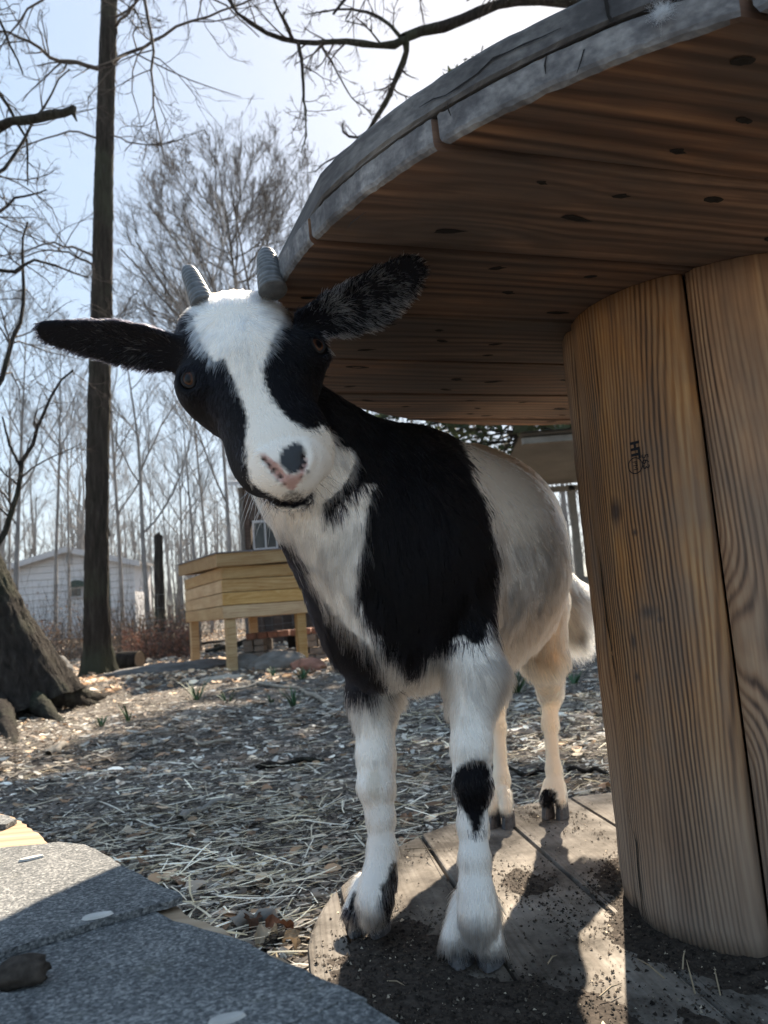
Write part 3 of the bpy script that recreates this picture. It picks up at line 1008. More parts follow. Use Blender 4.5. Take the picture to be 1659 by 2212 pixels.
# trunk
ell(body(.05, 0.008, .455), (.13, .098, .155), AX, .03)
ell(body(.16, 0.008, .470), (.16, .122, .165), AX, .03)
ell(body(.26, .022, .462), (.17, .150, .165), AX, .03)
ell(body(.38, .012, .500), (.15, .138, .150), AX, .03)
ell(body(.47, .003, .520), (.115, .110, .135), AX, .03)
ell(body(.08, 0, .575), (.10, .05, .06), AX, .04)
cone(body(.10, 0, .585), body(.44, 0, .615), .045, .05, .04)
ell(body(-.035, -.005, .395), (.06, .06, .085), AX, .03)
# shoulders, haunches
for sgn in (1, -1):
    ell(body(.06, sgn * .070, .46), (.062, .042, .12), AX, .03)
    ell(body(.46, sgn * .066, .44), (.088, .052, .130), AX, .03)
# neck
hb = hl(0, -.035, -.085)
hb2 = hl(0, .0, -.075)
cone(body(.055, 0, .52), hb, .088, .050, .035)
cone(body(-.01, 0, .46), hb2, .085, .046, .035)
cone(body(-.035, -.01, .40), hl(0, .04, -.075), .062, .034, .03)
def hell(c, r, axes=None, k=.018, sub=False): ell(c, tuple(q * HS for q in r), axes, k * HS, sub)
def hcone(a, b, ra, rb, k=.018, sub=False, sq=None): cone(a, b, ra * HS, rb * HS, k * HS if not sub else k, sub, sq)
# head
k_ = .012
AH = (hx_, HA, HN)
hell(hl(-.003, -.045, -.042), (.061, .060, .047), AH, .015)
hell(hl(0, -.012, -.022), (.050, .060, .030), AH, .015)
for s in (1, -1):
    hell(hl(s * .047, -.004, -.028), (.020, .026, .024), AH, .012)       # brow
    hell(hl(s * .028, .000, -.046), (.028, .036, .028), AH, .015)
    hell(hl(s * .021, .076, -.054), (.022, .044, .025), AH, .014)        # cheek
hcone(hl(0, .0, -.030), hl(0, .100, -.032), .047, .031, .015, sq=(HN, .85))
hell(hl(.026, .078, -.050), (.019, .036, .026), AH, .014)
hcone(hl(0, -.02, -.072), hl(0, .095, -.062), .038, .021, .015)
hell(hl(0, .108, -.036), (.031, .034, .028), AH, .012)
hell(hl(0, .124, -.038), (.026, .022, .026), AH, .010)
hell(hl(0, .112, -.073), (.021, .022, .016), AH, .005)                    # lower lip
hell(hl(0, .088, -.083), (.020, .028, .015), AH, .010)                    # chin
# surface point under a line of sight (used to seat nostrils, mouth and eyes on the finished head)
def surf(px, py, t0=.5, t1=1.0, push=0.0):
    d = ray(px, py); d = d / np.linalg.norm(d)
    ts = np.arange(t0, t1, .0012)
    Q = O3 + d * ts[:, None]
    I = np.clip(((Q - lo) / VX).round().astype(int), 0, dims - 1)
    v = FLD[I[:, 0], I[:, 1], I[:, 2]]
    k = np.argmax(v < 0) if (v < 0).any() else int(np.argmin(v))
    return O3 + d * (ts[k] + push)
def groove(pts, r, r2=None, k=.0022, push=.001):
    Q = [surf(x, y, push=push) for x, y in pts]
    r2 = r2 or r
    for n_, (a, b) in enumerate(zip(Q, Q[1:])): cone(a, b, r + (r2 - r) * n_ / max(1, len(Q) - 2), r + (r2 - r) * (n_ + 1) / max(1, len(Q) - 1), k, sub=True)
# nostril wings stand a little proud, then the slits are cut
for pts in ([(566, 980), (588, 1004), (612, 1030)], [(660, 968), (664, 990), (652, 1018)]):
    Q = [surf(x, y, push=.003) for x, y in pts]
    for a, b in zip(Q, Q[1:]): cone(a, b, .0058, .0058, .006)
NOS = [[(571, 992), (580, 1003), (592, 1016), (606, 1030)], [(655, 985), (657, 998), (651, 1012)]]
groove(NOS[0], .0022, .0040, push=.0015)
groove(NOS[1], .0042, .0028, push=.0015)
groove([(628, 1046), (631, 1058), (633, 1068)], .0010)
MOUTH = [(596, 1078), (612, 1087), (632, 1090), (652, 1087), (668, 1078), (678, 1066)]
groove(MOUTH, .0026, .0022, push=.002)
# eyes: sockets
EYE, EN = [], []
for s, (px, py) in ((-1, (409, 819)), (1, (686, 746))):
    q = surf(px, py, .60, .85)
    out = hx_ * s * .50 + HN * .62 - fd2 * .35; out /= np.linalg.norm(out)
    c = q - out * .0088 + fd2 * .001
    EYE.append(c); EN.append(out)
    ell(c - out * .003, (.0165, .0165, .0165), None, .014)
    cone(c + out * .007, c + out * .02, .0102, .0130, .004, sub=True)


# ears: cupped leaf shapes with an outline of their own
def ear(base, tip, nrm, prof, k=.010, curve=0.0, cupk=5.0):
    base = np.asarray(base); tip = np.asarray(tip)
    l = tip - base; L = np.linalg.norm(l); l /= L
    nrm = nrm - l * (nrm @ l); nrm /= np.linalg.norm(nrm)
    w = np.cross(nrm, l)
    sl, X, Y, Z = region(np.minimum(base, tip) - .05, np.maximum(base, tip) + .05, .01)
    px, py, pz = X - base[0], Y - base[1], Z - base[2]
    a = px * l[0] + py * l[1] + pz * l[2]
    b = px * w[0] + py * w[1] + pz * w[2]
    c = px * nrm[0] + py * nrm[1] + pz * nrm[2]
    f = np.clip(a / L, -.1, 1.0)
    xs = [p[0] for p in prof]
    up = np.interp(f, xs, [p[1] for p in prof]); dn = np.interp(f, xs, [p[2] for p in prof])
    mid = (up + dn) / 2; hw = (up - dn) / 2
    bb = b - mid
    surf = cupk * bb ** 2 * np.clip(1.3 - f, .3, 1) + curve * f * f
    th = .0036
    qx = np.maximum(np.abs(bb) - hw + .004, 0); qy = np.maximum(np.abs(c - surf) - th + .003, 0)
    ql = np.maximum(np.maximum(-a - .005, a - L + .003), 0)
    d = np.sqrt(qx ** 2 + qy ** 2 + ql ** 2) - .0035 + np.minimum(np.maximum(np.abs(bb) - hw, np.abs(c - surf) - th), 0) * .8
    add(sl, d, k)
    return base, l, w, nrm, L


E1 = ear(W(395, 768, .785), W(82, 702, .775), -fd2 * .9 - Ug * .35, [(-.1, -.0, -.0)] and [(-.1, .015, -.014), (.0, .019, -.020), (.25, .022, -.026), (.5, .024, -.023), (.75, .021, -.014), (.88, .0195, -.010), (.96, .0165, -.007), (1.0, .0095, -.0025)], curve=-.0)
E2 = ear(W(664, 700, .785), W(908, 566, .720), -fd2 * .95 - Ug * .2 + R_ * -.1, [(-.1, .016, -.014), (.0, .018, -.018), (.2, .019, -.028), (.4, .018, -.036), (.6, .0175, -.037), (.8, .016, -.028), (.92, .014, -.021), (1.0, .008, -.013)])
if (E1[2] @ Ug) < 0 or (E2[2] @ Ug) < 0: pass


# legs: chains through real joints
def chain(pts, k=.014):
    for (p, r), (q, s) in zip(pts, pts[1:]): cone(p, q, r, s, k)
FRh = Zp(797, 2020, 0.0); FLh = Zp(1030, 2085, 0.0)
HLh = Zp(1200, 1765, 0.0); HRh = Zp(1083, 1785, 0.0)
def up(h, z, f=0, l=0): return np.array([h[0], h[1], z]) + Fg * f + Lg * l
fr = [(body(.05, -.060, .40), .044), (W(812, 1480, 1.01), .031), (W(812, 1630, 1.0), .0220), (W(812, 1695, .995), .0212), (W(822, 1760, .995), .0155), (W(826, 1830, .995), .0150), (W(822, 1880, .99), .0170), (W(812, 1925, .982), .0185), (W(804, 1955, .974), .0175)]
fl = [(body(.05, .062, .40), .046), (W(1027, 1450, .93), .032), (W(1018, 1610, .905), .0210), (W(1020, 1690, .90), .0202), (W(1022, 1780, .90), .0145), (W(1025, 1850, .893), .0148), (W(1028, 1920, .887), .0165), (W(1031, 1970, .882), .0182), (W(1032, 1990, .880), .0165)]
chain(fr); chain(fl)
hl_ = [(body(.43, .075, .40), .060), (body(.47, .078, .30), .036), (W(1189, 1500, 1.50), .0185), (W(1188, 1560, 1.495), .0135), (W(1196, 1660, 1.475), .0125), (W(1200, 1705, 1.462), .0155), (W(1201, 1715, 1.458), .0135)]
hr_ = [(body(.43, -.070, .40), .058), (body(.50, -.070, .30), .036), (W(1072, 1505, 1.55), .0185), (W(1075, 1570, 1.50), .0135), (W(1083, 1680, 1.455), .013), (W(1084, 1725, 1.445), .0155), (W(1084, 1735, 1.44), .0135)]
chain(hl_); chain(hr_)
for h_, r_, sp_, zt_, zz in ((FRh + np.array([0, .012, 0]), .0150, .0148, .052, .026), (FLh + np.array([0, .010, 0]), .0172, .0190, .060, .026), (HLh, .0125, .0130, .055, .032), (HRh, .0125, .0130, .055, .032)):
    for s in (-1, 1):
        cone(up(h_, zt_, -.012, s * .008), up(h_, zz, .008, s * sp_), r_ * .92, r_ * .92, .005)
# tail
tb = W(1205, 1215, 1.50)
cone(body(.53, .01, .56), W(1218, 1300, 1.53), .040, .036, .03)
cone(W(1218, 1300, 1.53), W(1236, 1352, 1.53), .036, .020, .02)


def surface_nets(F, lo, vx):
    ins = F < 0
    nx, ny, nz = F.shape
    cs = np.zeros((nx - 1, ny - 1, nz - 1), np.uint8)
    for dx in (0, 1):
        for dy in (0, 1):
            for dz in (0, 1):
                cs += ins[dx:nx - 1 + dx, dy:ny - 1 + dy, dz:nz - 1 + dz]
    act = (cs > 0) & (cs < 8)
    ci = np.argwhere(act)
    idx = -np.ones(act.shape, np.int32)
    idx[act] = np.arange(len(ci))
    s = np.zeros((len(ci), 3)); c = np.zeros(len(ci))
    cor = [(x, y, z) for x in (0, 1) for y in (0, 1) for z in (0, 1)]
    for a in cor:
        for b in cor:
            if sum(abs(p - q) for p, q in zip(a, b)) == 1 and a < b:
                fa = F[ci[:, 0] + a[0], ci[:, 1] + a[1], ci[:, 2] + a[2]]; fb = F[ci[:, 0] + b[0], ci[:, 1] + b[1], ci[:, 2] + b[2]]
                m = (fa < 0) != (fb < 0)
                t = np.where(m, fa / np.where(m, fa - fb, 1), 0)
                s += (np.array(a) + (np.array(b) - np.array(a)) * t[:, None]) * m[:, None]
                c += m
    V = lo + (ci + s / c[:, None]) * vx
    Fs = []
    for ax in range(3):
        o1, o2 = [(1, 2), (2, 0), (0, 1)][ax]
        sl0 = [slice(1, -1)] * 3; sl0[ax] = slice(0, -1)
        sl1 = [slice(1, -1)] * 3; sl1[ax] = slice(1, None)
        a = ins[tuple(sl0)]; b = ins[tuple(sl1)]
        e = np.argwhere(a != b)
        off = np.ones(3, int); off[ax] = 0
        e = e + off
        d1 = np.zeros(3, int); d1[o1] = 1
        d2 = np.zeros(3, int); d2[o2] = 1
        q = [idx[tuple((e - u).T)] for u in (d1 * 0, d1, d1 + d2, d2)]
        q = np.stack(q, 1)
        fl = ins[tuple(e.T)]
        q[~fl] = q[~fl][:, ::-1]
        Fs.append(q)
    return V, np.concatenate(Fs)


V, Fq = surface_nets(FLD, lo, VX)
# light smoothing
nb = np.concatenate([Fq[:, [0, 1]], Fq[:, [1, 2]], Fq[:, [2, 3]], Fq[:, [3, 0]]])
for it in range(3):
    acc = np.zeros_like(V); cnt = np.bincount(nb[:, 0], minlength=len(V)) + np.bincount(nb[:, 1], minlength=len(V))
    for d in range(3):
        acc[:, d] = np.bincount(nb[:, 0], V[nb[:, 1], d], len(V)) + np.bincount(nb[:, 1], V[nb[:, 0], d], len(V))
    V = V * .5 + .5 * acc / np.maximum(cnt, 1)[:, None]
gi = np.clip(((V - lo) / VX).astype(int), 1, dims - 2)
fn = np.cross(V[Fq[:, 2]] - V[Fq[:, 0]], V[Fq[:, 3]] - V[Fq[:, 1]])
VN = np.zeros_like(V)
for k in range(4):
    for d in range(3): VN[:, d] += np.bincount(Fq[:, k], fn[:, d], len(V))
VN /= np.linalg.norm(VN, axis=1)[:, None] + 1e-12

# ---- coat markings (traced from the photo, as outlines on the animal)
def inpoly(P, poly):
    x, y = P[:, 0], P[:, 1]
    c = np.zeros(len(P), bool)
    pl = np.array(poly, float); q = np.roll(pl, 1, 0)
    for (x0, y0), (x1, y1) in zip(pl, q):
        if y0 == y1: continue
        m = ((y0 > y) != (y1 > y)) & (x < (x1 - x0) * (y - y0) / (y1 - y0) + x0)
        c ^= m
    return c
BLAZE = [(452, 615), (545, 600), (575, 588), (600, 612), (608, 640), (612, 690), (590, 730), (576, 770), (568, 800), (574, 836), (592, 872), (628, 910), (664, 930), (684, 926), (700, 918), (722, 945), (737, 985), (735, 1010), (716, 1050), (704, 1090), (690, 1135), (600, 1135),
         (612, 1100), (585, 1080), (555, 1062), (540, 1040), (534, 1000), (530, 950), (536, 905), (524, 870), (512, 840), (496, 800), (482, 772), (466, 782), (450, 765), (436, 740), (418, 700), (414, 655), (426, 632)]
MAINB = [(720, 780), (800, 893), (930, 897), (985, 925), (1012, 985), (1025, 1040), (1050, 1085), (1068, 1170), (1072, 1250), (1062, 1330), (1045, 1385), (1025, 1395), (1000, 1375), (950, 1392), (905, 1425), (880, 1455), (862, 1420), (855, 1380), (845, 1395), (815, 1368), (780, 1310), (772, 1270), (782, 1190), (792, 1120), (800, 1060), (815, 1050), (790, 1045), (750, 1075), (722, 1108), (700, 1110), (690, 1060), (600, 980), (600, 780)]
LEFTB = [(560, 1130), (622, 1150), (645, 1215), (690, 1290), (745, 1350), (800, 1400), (838, 1462), (822, 1482), (786, 1492), (745, 1475), (700, 1440), (560, 1400)]
KNEE = [(993, 1652), (1015, 1642), (1050, 1640), (1060, 1668), (1058, 1715), (1048, 1752), (1038, 1795), (1022, 1800), (1012, 1768), (990, 1735), (976, 1700), (980, 1672)]
FETL = [(846, 1862), (863, 1862), (861, 1898), (847, 1918), (856, 1965), (840, 2012), (828, 1975), (822, 1915), (838, 1895)]
FET2 = [(765, 1922), (772, 1935), (764, 1975), (753, 1995), (750, 1955)]
HOOFB = [(1168, 1688), (1186, 1700), (1203, 1712), (1205, 1770), (1180, 1770), (1166, 1725)]
HOOFC = [(1214, 1688), (1230, 1690), (1228, 1706), (1214, 1702)]
WHITE, BLACK = np.array([.95, .91, .85]), np.array([.004, .004, .006])


def kindof(P):
    """0 head, 1 ear, 2 neck+trunk, 3 front legs, 4 hind legs, 5 tail"""
    h = todl(P)
    k = np.full(len(P), 2)
    k[P[:, 2] < .30] = 3
    s = -(P - np.array([0, .945, 0])) @ Fg
    k[(P[:, 2] < .33) & (s > .30)] = 4
    k[(s > .565)] = 5
    head = (h[:, 2] > -.105) & (np.abs(h[:, 0]) < .085) & (h[:, 1] > -.11) & (h[:, 1] < .17) & ((h[:, 2] > -.095 - .0 * h[:, 1]) | (h[:, 1] > .03))
    head &= (h[:, 2] > -.085) | (h[:, 1] > .01)
    k[head] = 0
    for (b, l, w, n_, L) in (E1, E2):
        a = (P - b) @ l
        k[(a > .008) & (a < L + .03) & (np.linalg.norm(P - b - l * np.clip(a, 0, L)[:, None], axis=1) < .047) & (np.abs((P - b) @ n_) < .032)] = 1
    return k


def colour(P, N, kd, rng, jit=6.0):
    uv = proj(P) + rng.normal(0, jit, (len(P), 2)) * np.array([1, .8])
    C = np.tile(WHITE, (len(P), 1))
    h = todl(P)
    m = kd == 0
    C[m] = np.where((inpoly(uv[m], BLAZE) & (h[m, 2] > -.12))[:, None], WHITE, BLACK)
    # underside of jaw and chin: white
    under_ = m & (h[:, 1] > .055) & (h[:, 2] < -.060) & (h[:, 0] > -.020)
    C[under_] = WHITE
    sharp = proj(P) + rng.normal(0, 2.2, (len(P), 2))
    LIPS = [(545, 1045), (572, 1062), (594, 1073), (615, 1082), (648, 1081), (664, 1073), (674, 1062), (680, 1068), (672, 1084), (655, 1096), (625, 1099), (592, 1094), (550, 1070)]
    f_ = m & (h[:, 1] > .05)
    C[f_ & inpoly(sharp, LIPS)] = BLACK * 2
    C[f_ & inpoly(sharp, [(612, 1068), (630, 1060), (652, 1066), (660, 1082), (640, 1090), (615, 1086)]) & (rng.random(len(P)) < .65)] = BLACK * 3
    C[f_ & inpoly(sharp, [(618, 1112), (640, 1106), (662, 1116), (655, 1132), (630, 1134)]) & (rng.random(len(P)) < .7)] = BLACK * 3
    PINKP = [(562, 978), (574, 984), (590, 994), (604, 1004), (615, 1022), (636, 1028), (650, 1018), (662, 985), (666, 1000), (658, 1024), (646, 1044), (634, 1058), (622, 1056), (606, 1042), (588, 1022), (570, 1000)]
    C[f_ & inpoly(sharp, PINKP)] = np.array([.62, .40, .36])
    C[f_ & inpoly(sharp, [(602, 985), (612, 968), (630, 958), (648, 955), (660, 968), (656, 1000), (644, 1022), (628, 1024), (612, 1010), (603, 998)])] = np.array([.060, .068, .080])
    for pl in NOS:
        for (x, y) in pl: C[f_ & (np.hypot(sharp[:, 0] - x, sharp[:, 1] - y) < 6.0)] = (.02, .012, .012)
    for (x, y) in ((660, 1008), (652, 1030), (664, 1020), (600, 1036), (612, 1045)): C[f_ & (np.hypot(sharp[:, 0] - x, sharp[:, 1] - y) < 3)] = (.02, .015, .015)
    m = kd == 1
    C[m] = BLACK
    m = kd == 2
    b_ = inpoly(uv[m], MAINB) | inpoly(uv[m], LEFTB)
    C[m] = np.where(b_[:, None], BLACK, WHITE)
    # neck behind the jaw stays black on the off side
    nk = m & (h[:, 2] < -.06) & (h[:, 1] < .03) & (P[:, 2] > .53) & (-(P - np.array([0, .945, 0])) @ Fg < .10)
    C[nk] = BLACK
    # tan along the rump and top line
    s = -(P - np.array([0, .945, 0])) @ Fg
    rump = np.clip((s - .22) / .12, 0, 1) * np.clip((P[:, 2] - .545) / .07, 0, 1)
    tan = np.array([.52, .37, .23])
    f = (rump * .85 * ((kd == 2) & (C[:, 0] > .5)))[:, None]
    C = C * (1 - f) + tan * f
    f = (np.clip((s - .30) / .15, 0, 1) * .60 * (C[:, 0] > .5) * (kd >= 2))[:, None]
    C = C * (1 - f) + np.array([.95, .78, .54]) * f
    m = kd == 4
    f = (np.clip((P[:, 2] - .14) / .12, 0, 1) * .5 * m)[:, None]
    C = C * (1 - f) + np.array([.62, .44, .26]) * f
    m = (kd == 3)
    b_ = inpoly(uv, LEFTB) | inpoly(uv, MAINB) | inpoly(uv, KNEE) | inpoly(uv, FETL) | inpoly(uv, FET2)
    C[m & b_] = BLACK
    dk = m & (np.linalg.norm(uv - np.array([1108, 2012]), axis=1) < 20)
    C[dk] = BLACK * 2
    m = kd == 4
    b_ = inpoly(uv, HOOFB) | inpoly(uv, HOOFC)
    C[m & b_] = BLACK
    # dirt on the right knee and hoof edges
    dk = (kd == 3) & (np.linalg.norm((uv - np.array([808, 1695])) / np.array([16, 34]), axis=1) < 1)
    f = (dk * .35)[:, None]
    C = C * (1 - f) + np.array([.45, .36, .22]) * f
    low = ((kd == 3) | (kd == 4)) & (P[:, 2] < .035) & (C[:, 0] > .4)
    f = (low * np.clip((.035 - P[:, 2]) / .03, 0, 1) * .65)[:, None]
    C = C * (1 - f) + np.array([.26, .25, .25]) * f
    return C


rg = np.random.default_rng(3)
kdV = kindof(V)
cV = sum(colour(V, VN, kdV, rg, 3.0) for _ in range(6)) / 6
skin_nose = (todl(V)[:, 1] > .118)
cv = cV.copy()
cv = np.where((cV[:, :1] > .4) & ~skin_nose[:, None], cV * np.array([.95, .92, .88]), cV)
t = NT('goat_skin')
a = t.n('VertexColor', layer_name='Col').outputs[0]
t.set(Base_Color=a, Roughness=.7, Normal=t.bump(t.noise(t.coords(rnd=False), 420, 3), .0006))
t.p.inputs['Specular IOR Level'].default_value = .12
M_skin = t.m
goat = link('goat', mesh_np('goat', V, Fq, True, np.concatenate([cv, np.ones((len(V), 1))], 1)), M_skin)
tag(goat, 'black and white young goat looking round from under the cable spool', 'goat')

# ---- flow guides: position, direction, length, lift
G = []
def gd(p, d, L, lift): G.append((np.asarray(p, float), np.asarray(d, float) / np.linalg.norm(d), L, lift))
dn = -Ug
for x in (-.03, 0, .03):
    s = np.sign(x)
    gd(hl(x, .128, -.02), HA * -.5 + hx_ * s * .9 + HN * .1, .0070, .30)
    gd(hl(x, .105, -.01), HA * .25 + hx_ * s * .8, .010, .34)
    gd(hl(x, .075, -.005), HA * .9 + hx_ * s * .7, .012, .34)
    gd(hl(x, .04, .0), HA * .8 + hx_ * s * .7, .014, .34)
    gd(hl(x, .005, .01), HA * .8 + hx_ * s * .6, .016, .36)
    gd(hl(x, -.03, .01), HA * .3 + hx_ * s * 1.0 + HN * .1, .018, .40)
    gd(hl(x * 1.2, -.055, .0), HA * -1 + hx_ * s * .4, .022, .5)
    gd(hl(x, -.085, -.02), HA * -1 + HN * -.2, .016, .5)
for s in (1, -1):
    gd(hl(s * .055, .0, -.03), HA * .4 - HN * 1, .008, .25)
    gd(hl(s * .055, .03, -.06), HA * .4 - HN * 1, .011, .25)
    gd(hl(s * .045, .07, -.05), HA * -.2 - HN * 1, .010, .28)
    gd(hl(s * .030, .105, -.05), HA * -.2 - HN * 1, .007, .35)
    gd(hl(s * .035, .045, -.09), HA * .3 - HN * 1 + hx_ * s * .2, .022, .40)
    gd(hl(s * .012, .128, -.056), HA * .2 + hx_ * s - HN * .4, .0045, .25)
    gd(hl(s * .026, .105, -.056), HA * -.2 + hx_ * s * .3 - HN, .006, .25)
    gd(hl(s * .012, .10, -.082), dn + HA * .2 + hx_ * s * .5, .013, .55)
    gd(hl(s * .015, .05, -.105), dn, .026, .45)
    gd(hl(s * .06, -.05, -.05), HA * -.3 - HN, .014, .35)
for (b, l, w, n_, L) in (E1, E2):
    for f in (.15, .4, .65, .9):
        for q in (-1, 1):
            gd(b + l * L * f + n_ * .015 + w * .016 * q, l * .8 + w * .8 * q + n_ * .1, .014 if f < .8 else .008, .26)
            gd(b + l * L * f - n_ * .02 + w * .016 * q, l + w * .3 * q, .009, .25)
for t_ in (.25, .55, .85):
    for s in (-1, 1):
        p = body(.05, 0, .52) * (1 - t_) + hb * t_
        gd(p + hx_ * s * .07, dn * 1 - Fg * .5, .020, .25)
    gd(body(-.03, 0, .42) * (1 - t_) + hl(0, .03, -.1) * t_ + Fg * .05, dn * 1 + Lg * -.10, .024, .22)
for z in (.30, .36, .42, .48):
    gd(body(-.09, -.03, z), dn + Lg * -.06, .024, .24)
    gd(body(-.09, .04, z), dn + Lg * .18, .026, .24)
for s_ in (.02, .12, .24, .36, .46):
    for l in (-1, 1):
        gd(body(s_, l * .13, .56), dn * .7 - Fg * .8, .018, .18)
        gd(body(s_, l * .15, .46), dn * 1 - Fg * .65, .024, .22)
        gd(body(s_, l * .13, .36), dn * 1 - Fg * .45, .030, .28)
        gd(body(s_, l * .07, .29), dn * .8 - Fg * .6 + Lg * l * .1, .034, .45)
        gd(body(s_, l * .03, .63), -Fg + Lg * l * .4, .014, .30)
    gd(body(s_, 0, .29), dn * .6 - Fg * .6, .034, .5)
for h_ in (FRh, FLh):
    for a_ in (0, 90, 180, 270):
        o = (Fg * cos(radians(a_)) + Lg * sin(radians(a_))) * .03
        gd(up(h_, .24) + o * 1.2, dn + o * 4, .018, .22)
        gd(up(h_, .18) + o, dn + o * 3, .013, .30)
        gd(up(h_, .11) + o, dn + o * 2, .015, .30)
        gd(up(h_, .075) + o, dn + o * 4, .024, .14)
        gd(up(h_, .055) + o, dn + o * 5, .027, .14)
        gd(up(h_, .03) + o, dn + o * 6, .013, .12)
        gd(up(h_, .038) + o, dn + o * 4, .034, .10)
    gd(up(h_, .07, -.035), dn - Fg * .5, .030, .45)
    gd(up(h_, .28, -.045, 0), dn - Fg * .4, .026, .4)
for h_ in (HLh, HRh):
    for a_ in (0, 90, 180, 270):
        o = (Fg * cos(radians(a_)) + Lg * sin(radians(a_))) * .025
        for z, L in ((.26, .018), (.18, .013), (.11, .011), (.05, .015), (.025, .010), (.03, .012)):
            gd(up(h_, z) + o, dn + o * 5, L, .25)
gd(body(.60, 0, .57), dn * .5 - Fg, .040, .5)
gd(W(1222, 1300, 1.53), dn * .5 - Fg * .5 + Lg * .8, .060, .7)
gd(W(1240, 1352, 1.53), dn * 1.2 + Lg * .6, .055, .6)
gd(body(.56, .06, .45), dn - Fg * .3, .030, .55)
gd(body(.46, .13, .52), dn * .8 - Fg * .8, .020, .55)
gd(body(.40, .16, .46), dn * .9 - Fg * .7, .024, .50)
gd(body(.48, .10, .60), dn * .6 - Fg, .018, .60)
gd(body(.56, -.06, .45), dn - Fg * .3, .030, .35)
GP = np.array([g[0] for g in G]); GD = np.array([g[1] for g in G]); GL = np.array([g[2] for g in G]); GLf = np.array([g[3] for g in G])


def flow(P):
    D = np.zeros_like(P); L = np.zeros(len(P)); F = np.zeros(len(P))
    for i in range(0, len(P), 20000):
        q = P[i:i + 20000]
        d2 = ((q[:, None] - GP[None]) ** 2).sum(-1)
        dm = d2.min(1, keepdims=True)
        w = 1 / (d2 + dm * .3 + 2e-5) ** 2.2
        w /= w.sum(1, keepdims=True)
        D[i:i + 20000] = w @ GD; L[i:i + 20000] = w @ GL; F[i:i + 20000] = w @ GLf
    return D, L, F


# roots
area = np.linalg.norm(fn, axis=1) / 2
fc = V[Fq].mean(1)
toc = O3 - fc; toc /= np.linalg.norm(toc, axis=1)[:, None]
fnn = fn / (np.linalg.norm(fn, axis=1)[:, None] + 1e-12)
vis = (fnn * toc).sum(1)
kf = kindof(fc)
dens = np.where(vis > -.35, 1.0, .30)
dens = dens * np.array([1.55, 1.7, 1.0, 1.15, .9, 1.2])[kf]
hc = todl(fc)
uvf = proj(fc)
ns_ = (kf == 0) & (hc[:, 1] > .05) & inpoly(uvf, [(560, 975), (600, 985), (640, 985), (662, 965), (668, 1000), (650, 1045), (632, 1066), (615, 1056), (585, 1028)])
dens[ns_] *= .16
dens[(kf == 0) & inpoly(uvf, [(602, 985), (612, 968), (630, 958), (648, 955), (658, 968), (650, 1000), (640, 1014), (622, 1010)])] *= 5
for x_, y_ in MOUTH: dens[(kf == 0) & (np.hypot(uvf[:, 0] - x_, uvf[:, 1] - y_) < 3.5)] = 0
for c_ in EYE: dens[np.linalg.norm(fc - c_, axis=1) < .0125] = 0
dens[(fc[:, 2] < .018)] = 0
NH = 330000
pr = area * dens; pr /= pr.sum()
fi = rg.choice(len(Fq), NH, p=pr)
uv_ = rg.random((NH, 2))
q = V[Fq[fi]]
P0 = (q[:, 0] * (1 - uv_[:, :1]) + q[:, 1] * uv_[:, :1]) * (1 - uv_[:, 1:]) + (q[:, 3] * (1 - uv_[:, :1]) + q[:, 2] * uv_[:, :1]) * uv_[:, 1:]
NN = VN[Fq[fi, 0]]
kd = kindof(P0)
D, L, LF = flow(P0)
# clump noise in direction
cl = np.stack([vnoise(P0, 34, 71), vnoise(P0, 34, 72), vnoise(P0, 34, 73)], 1) * .34 + np.stack([vnoise(P0, 90, 74), vnoise(P0, 90, 75), vnoise(P0, 90, 76)], 1) * .20
D = D + cl + rg.normal(0, .13, D.shape)
D -= NN * (D * NN).sum(1)[:, None]
D /= np.linalg.norm(D, axis=1)[:, None] + 1e-9
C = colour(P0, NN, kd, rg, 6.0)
L = L * np.where((kd == 3) | (kd == 4), .98, 1.0) * rg.uniform(.55, 1.25, NH) * (1 + .25 * vnoise(P0, 50, 78))
L = np.where(kd == 0, np.where(C[:, 0] < .1, L * .75, L), L)
LF = np.clip(LF + rg.normal(0, .10, NH) + .10 * vnoise(P0, 60, 79), .05, 1.1)
# ear hair colours: grey streaks inside, dark rim and back
for (b, l, w, n_, L_) in (E1, E2):
    a_ = ((P0 - b) @ l) / L_
    front_ = (kd == 1) & (np.linalg.norm(P0 - b - l * (np.clip(a_, 0, 1) * L_)[:, None], axis=1) < .05) & ((NN @ n_) > .2)
    bb = (P0 - b) @ w
    stre = np.clip(.5 + .9 * vnoise(np.stack([a_ * 9, bb * 60, 0 * a_], 1), 1.0, 81), 0, 1)
    isr = b is E2[0]
    f = np.clip(stre + (.20 if isr else 0), 0, 1) * (.92 if isr else .22) * np.clip(1.15 - a_ * (0.5 if isr else .9), 0, 1)
    msk = front_ & (rg.random(NH) < f)
    C[msk] = np.array([.90, .90, .90]) * (1.0 if isr else .25)
msk = (kd == 0) & (C[:, 0] > .5) & (todl(P0)[:, 1] > .05)
C = C * rg.uniform(.80, 1.08, (NH, 1)) * (1 + .10 * vnoise(P0, 120, 88))[:, None]
C = np.clip(C, 0, .93)
ca, sa = np.cos(LF), np.sin(LF)
dirn = D * ca[:, None] + NN * sa[:, None]
root = P0 - NN * .0012
ps = np.zeros((NH, 4, 3))
droop = np.where((kd == 2) | (kd == 5), .30, .12)[:, None] * L[:, None]
side = np.cross(NN, D) * rg.normal(0, .10, (NH, 1)) * L[:, None]
for j, f in enumerate((0, .33, .67, 1)):
    dd = dirn * (1 - .35 * f) + D * (.35 * f)
    ps[:, j] = root + dd * (L * f)[:, None] + (-Ug * droop + side - NN * L[:, None] * .10) * (f * f)
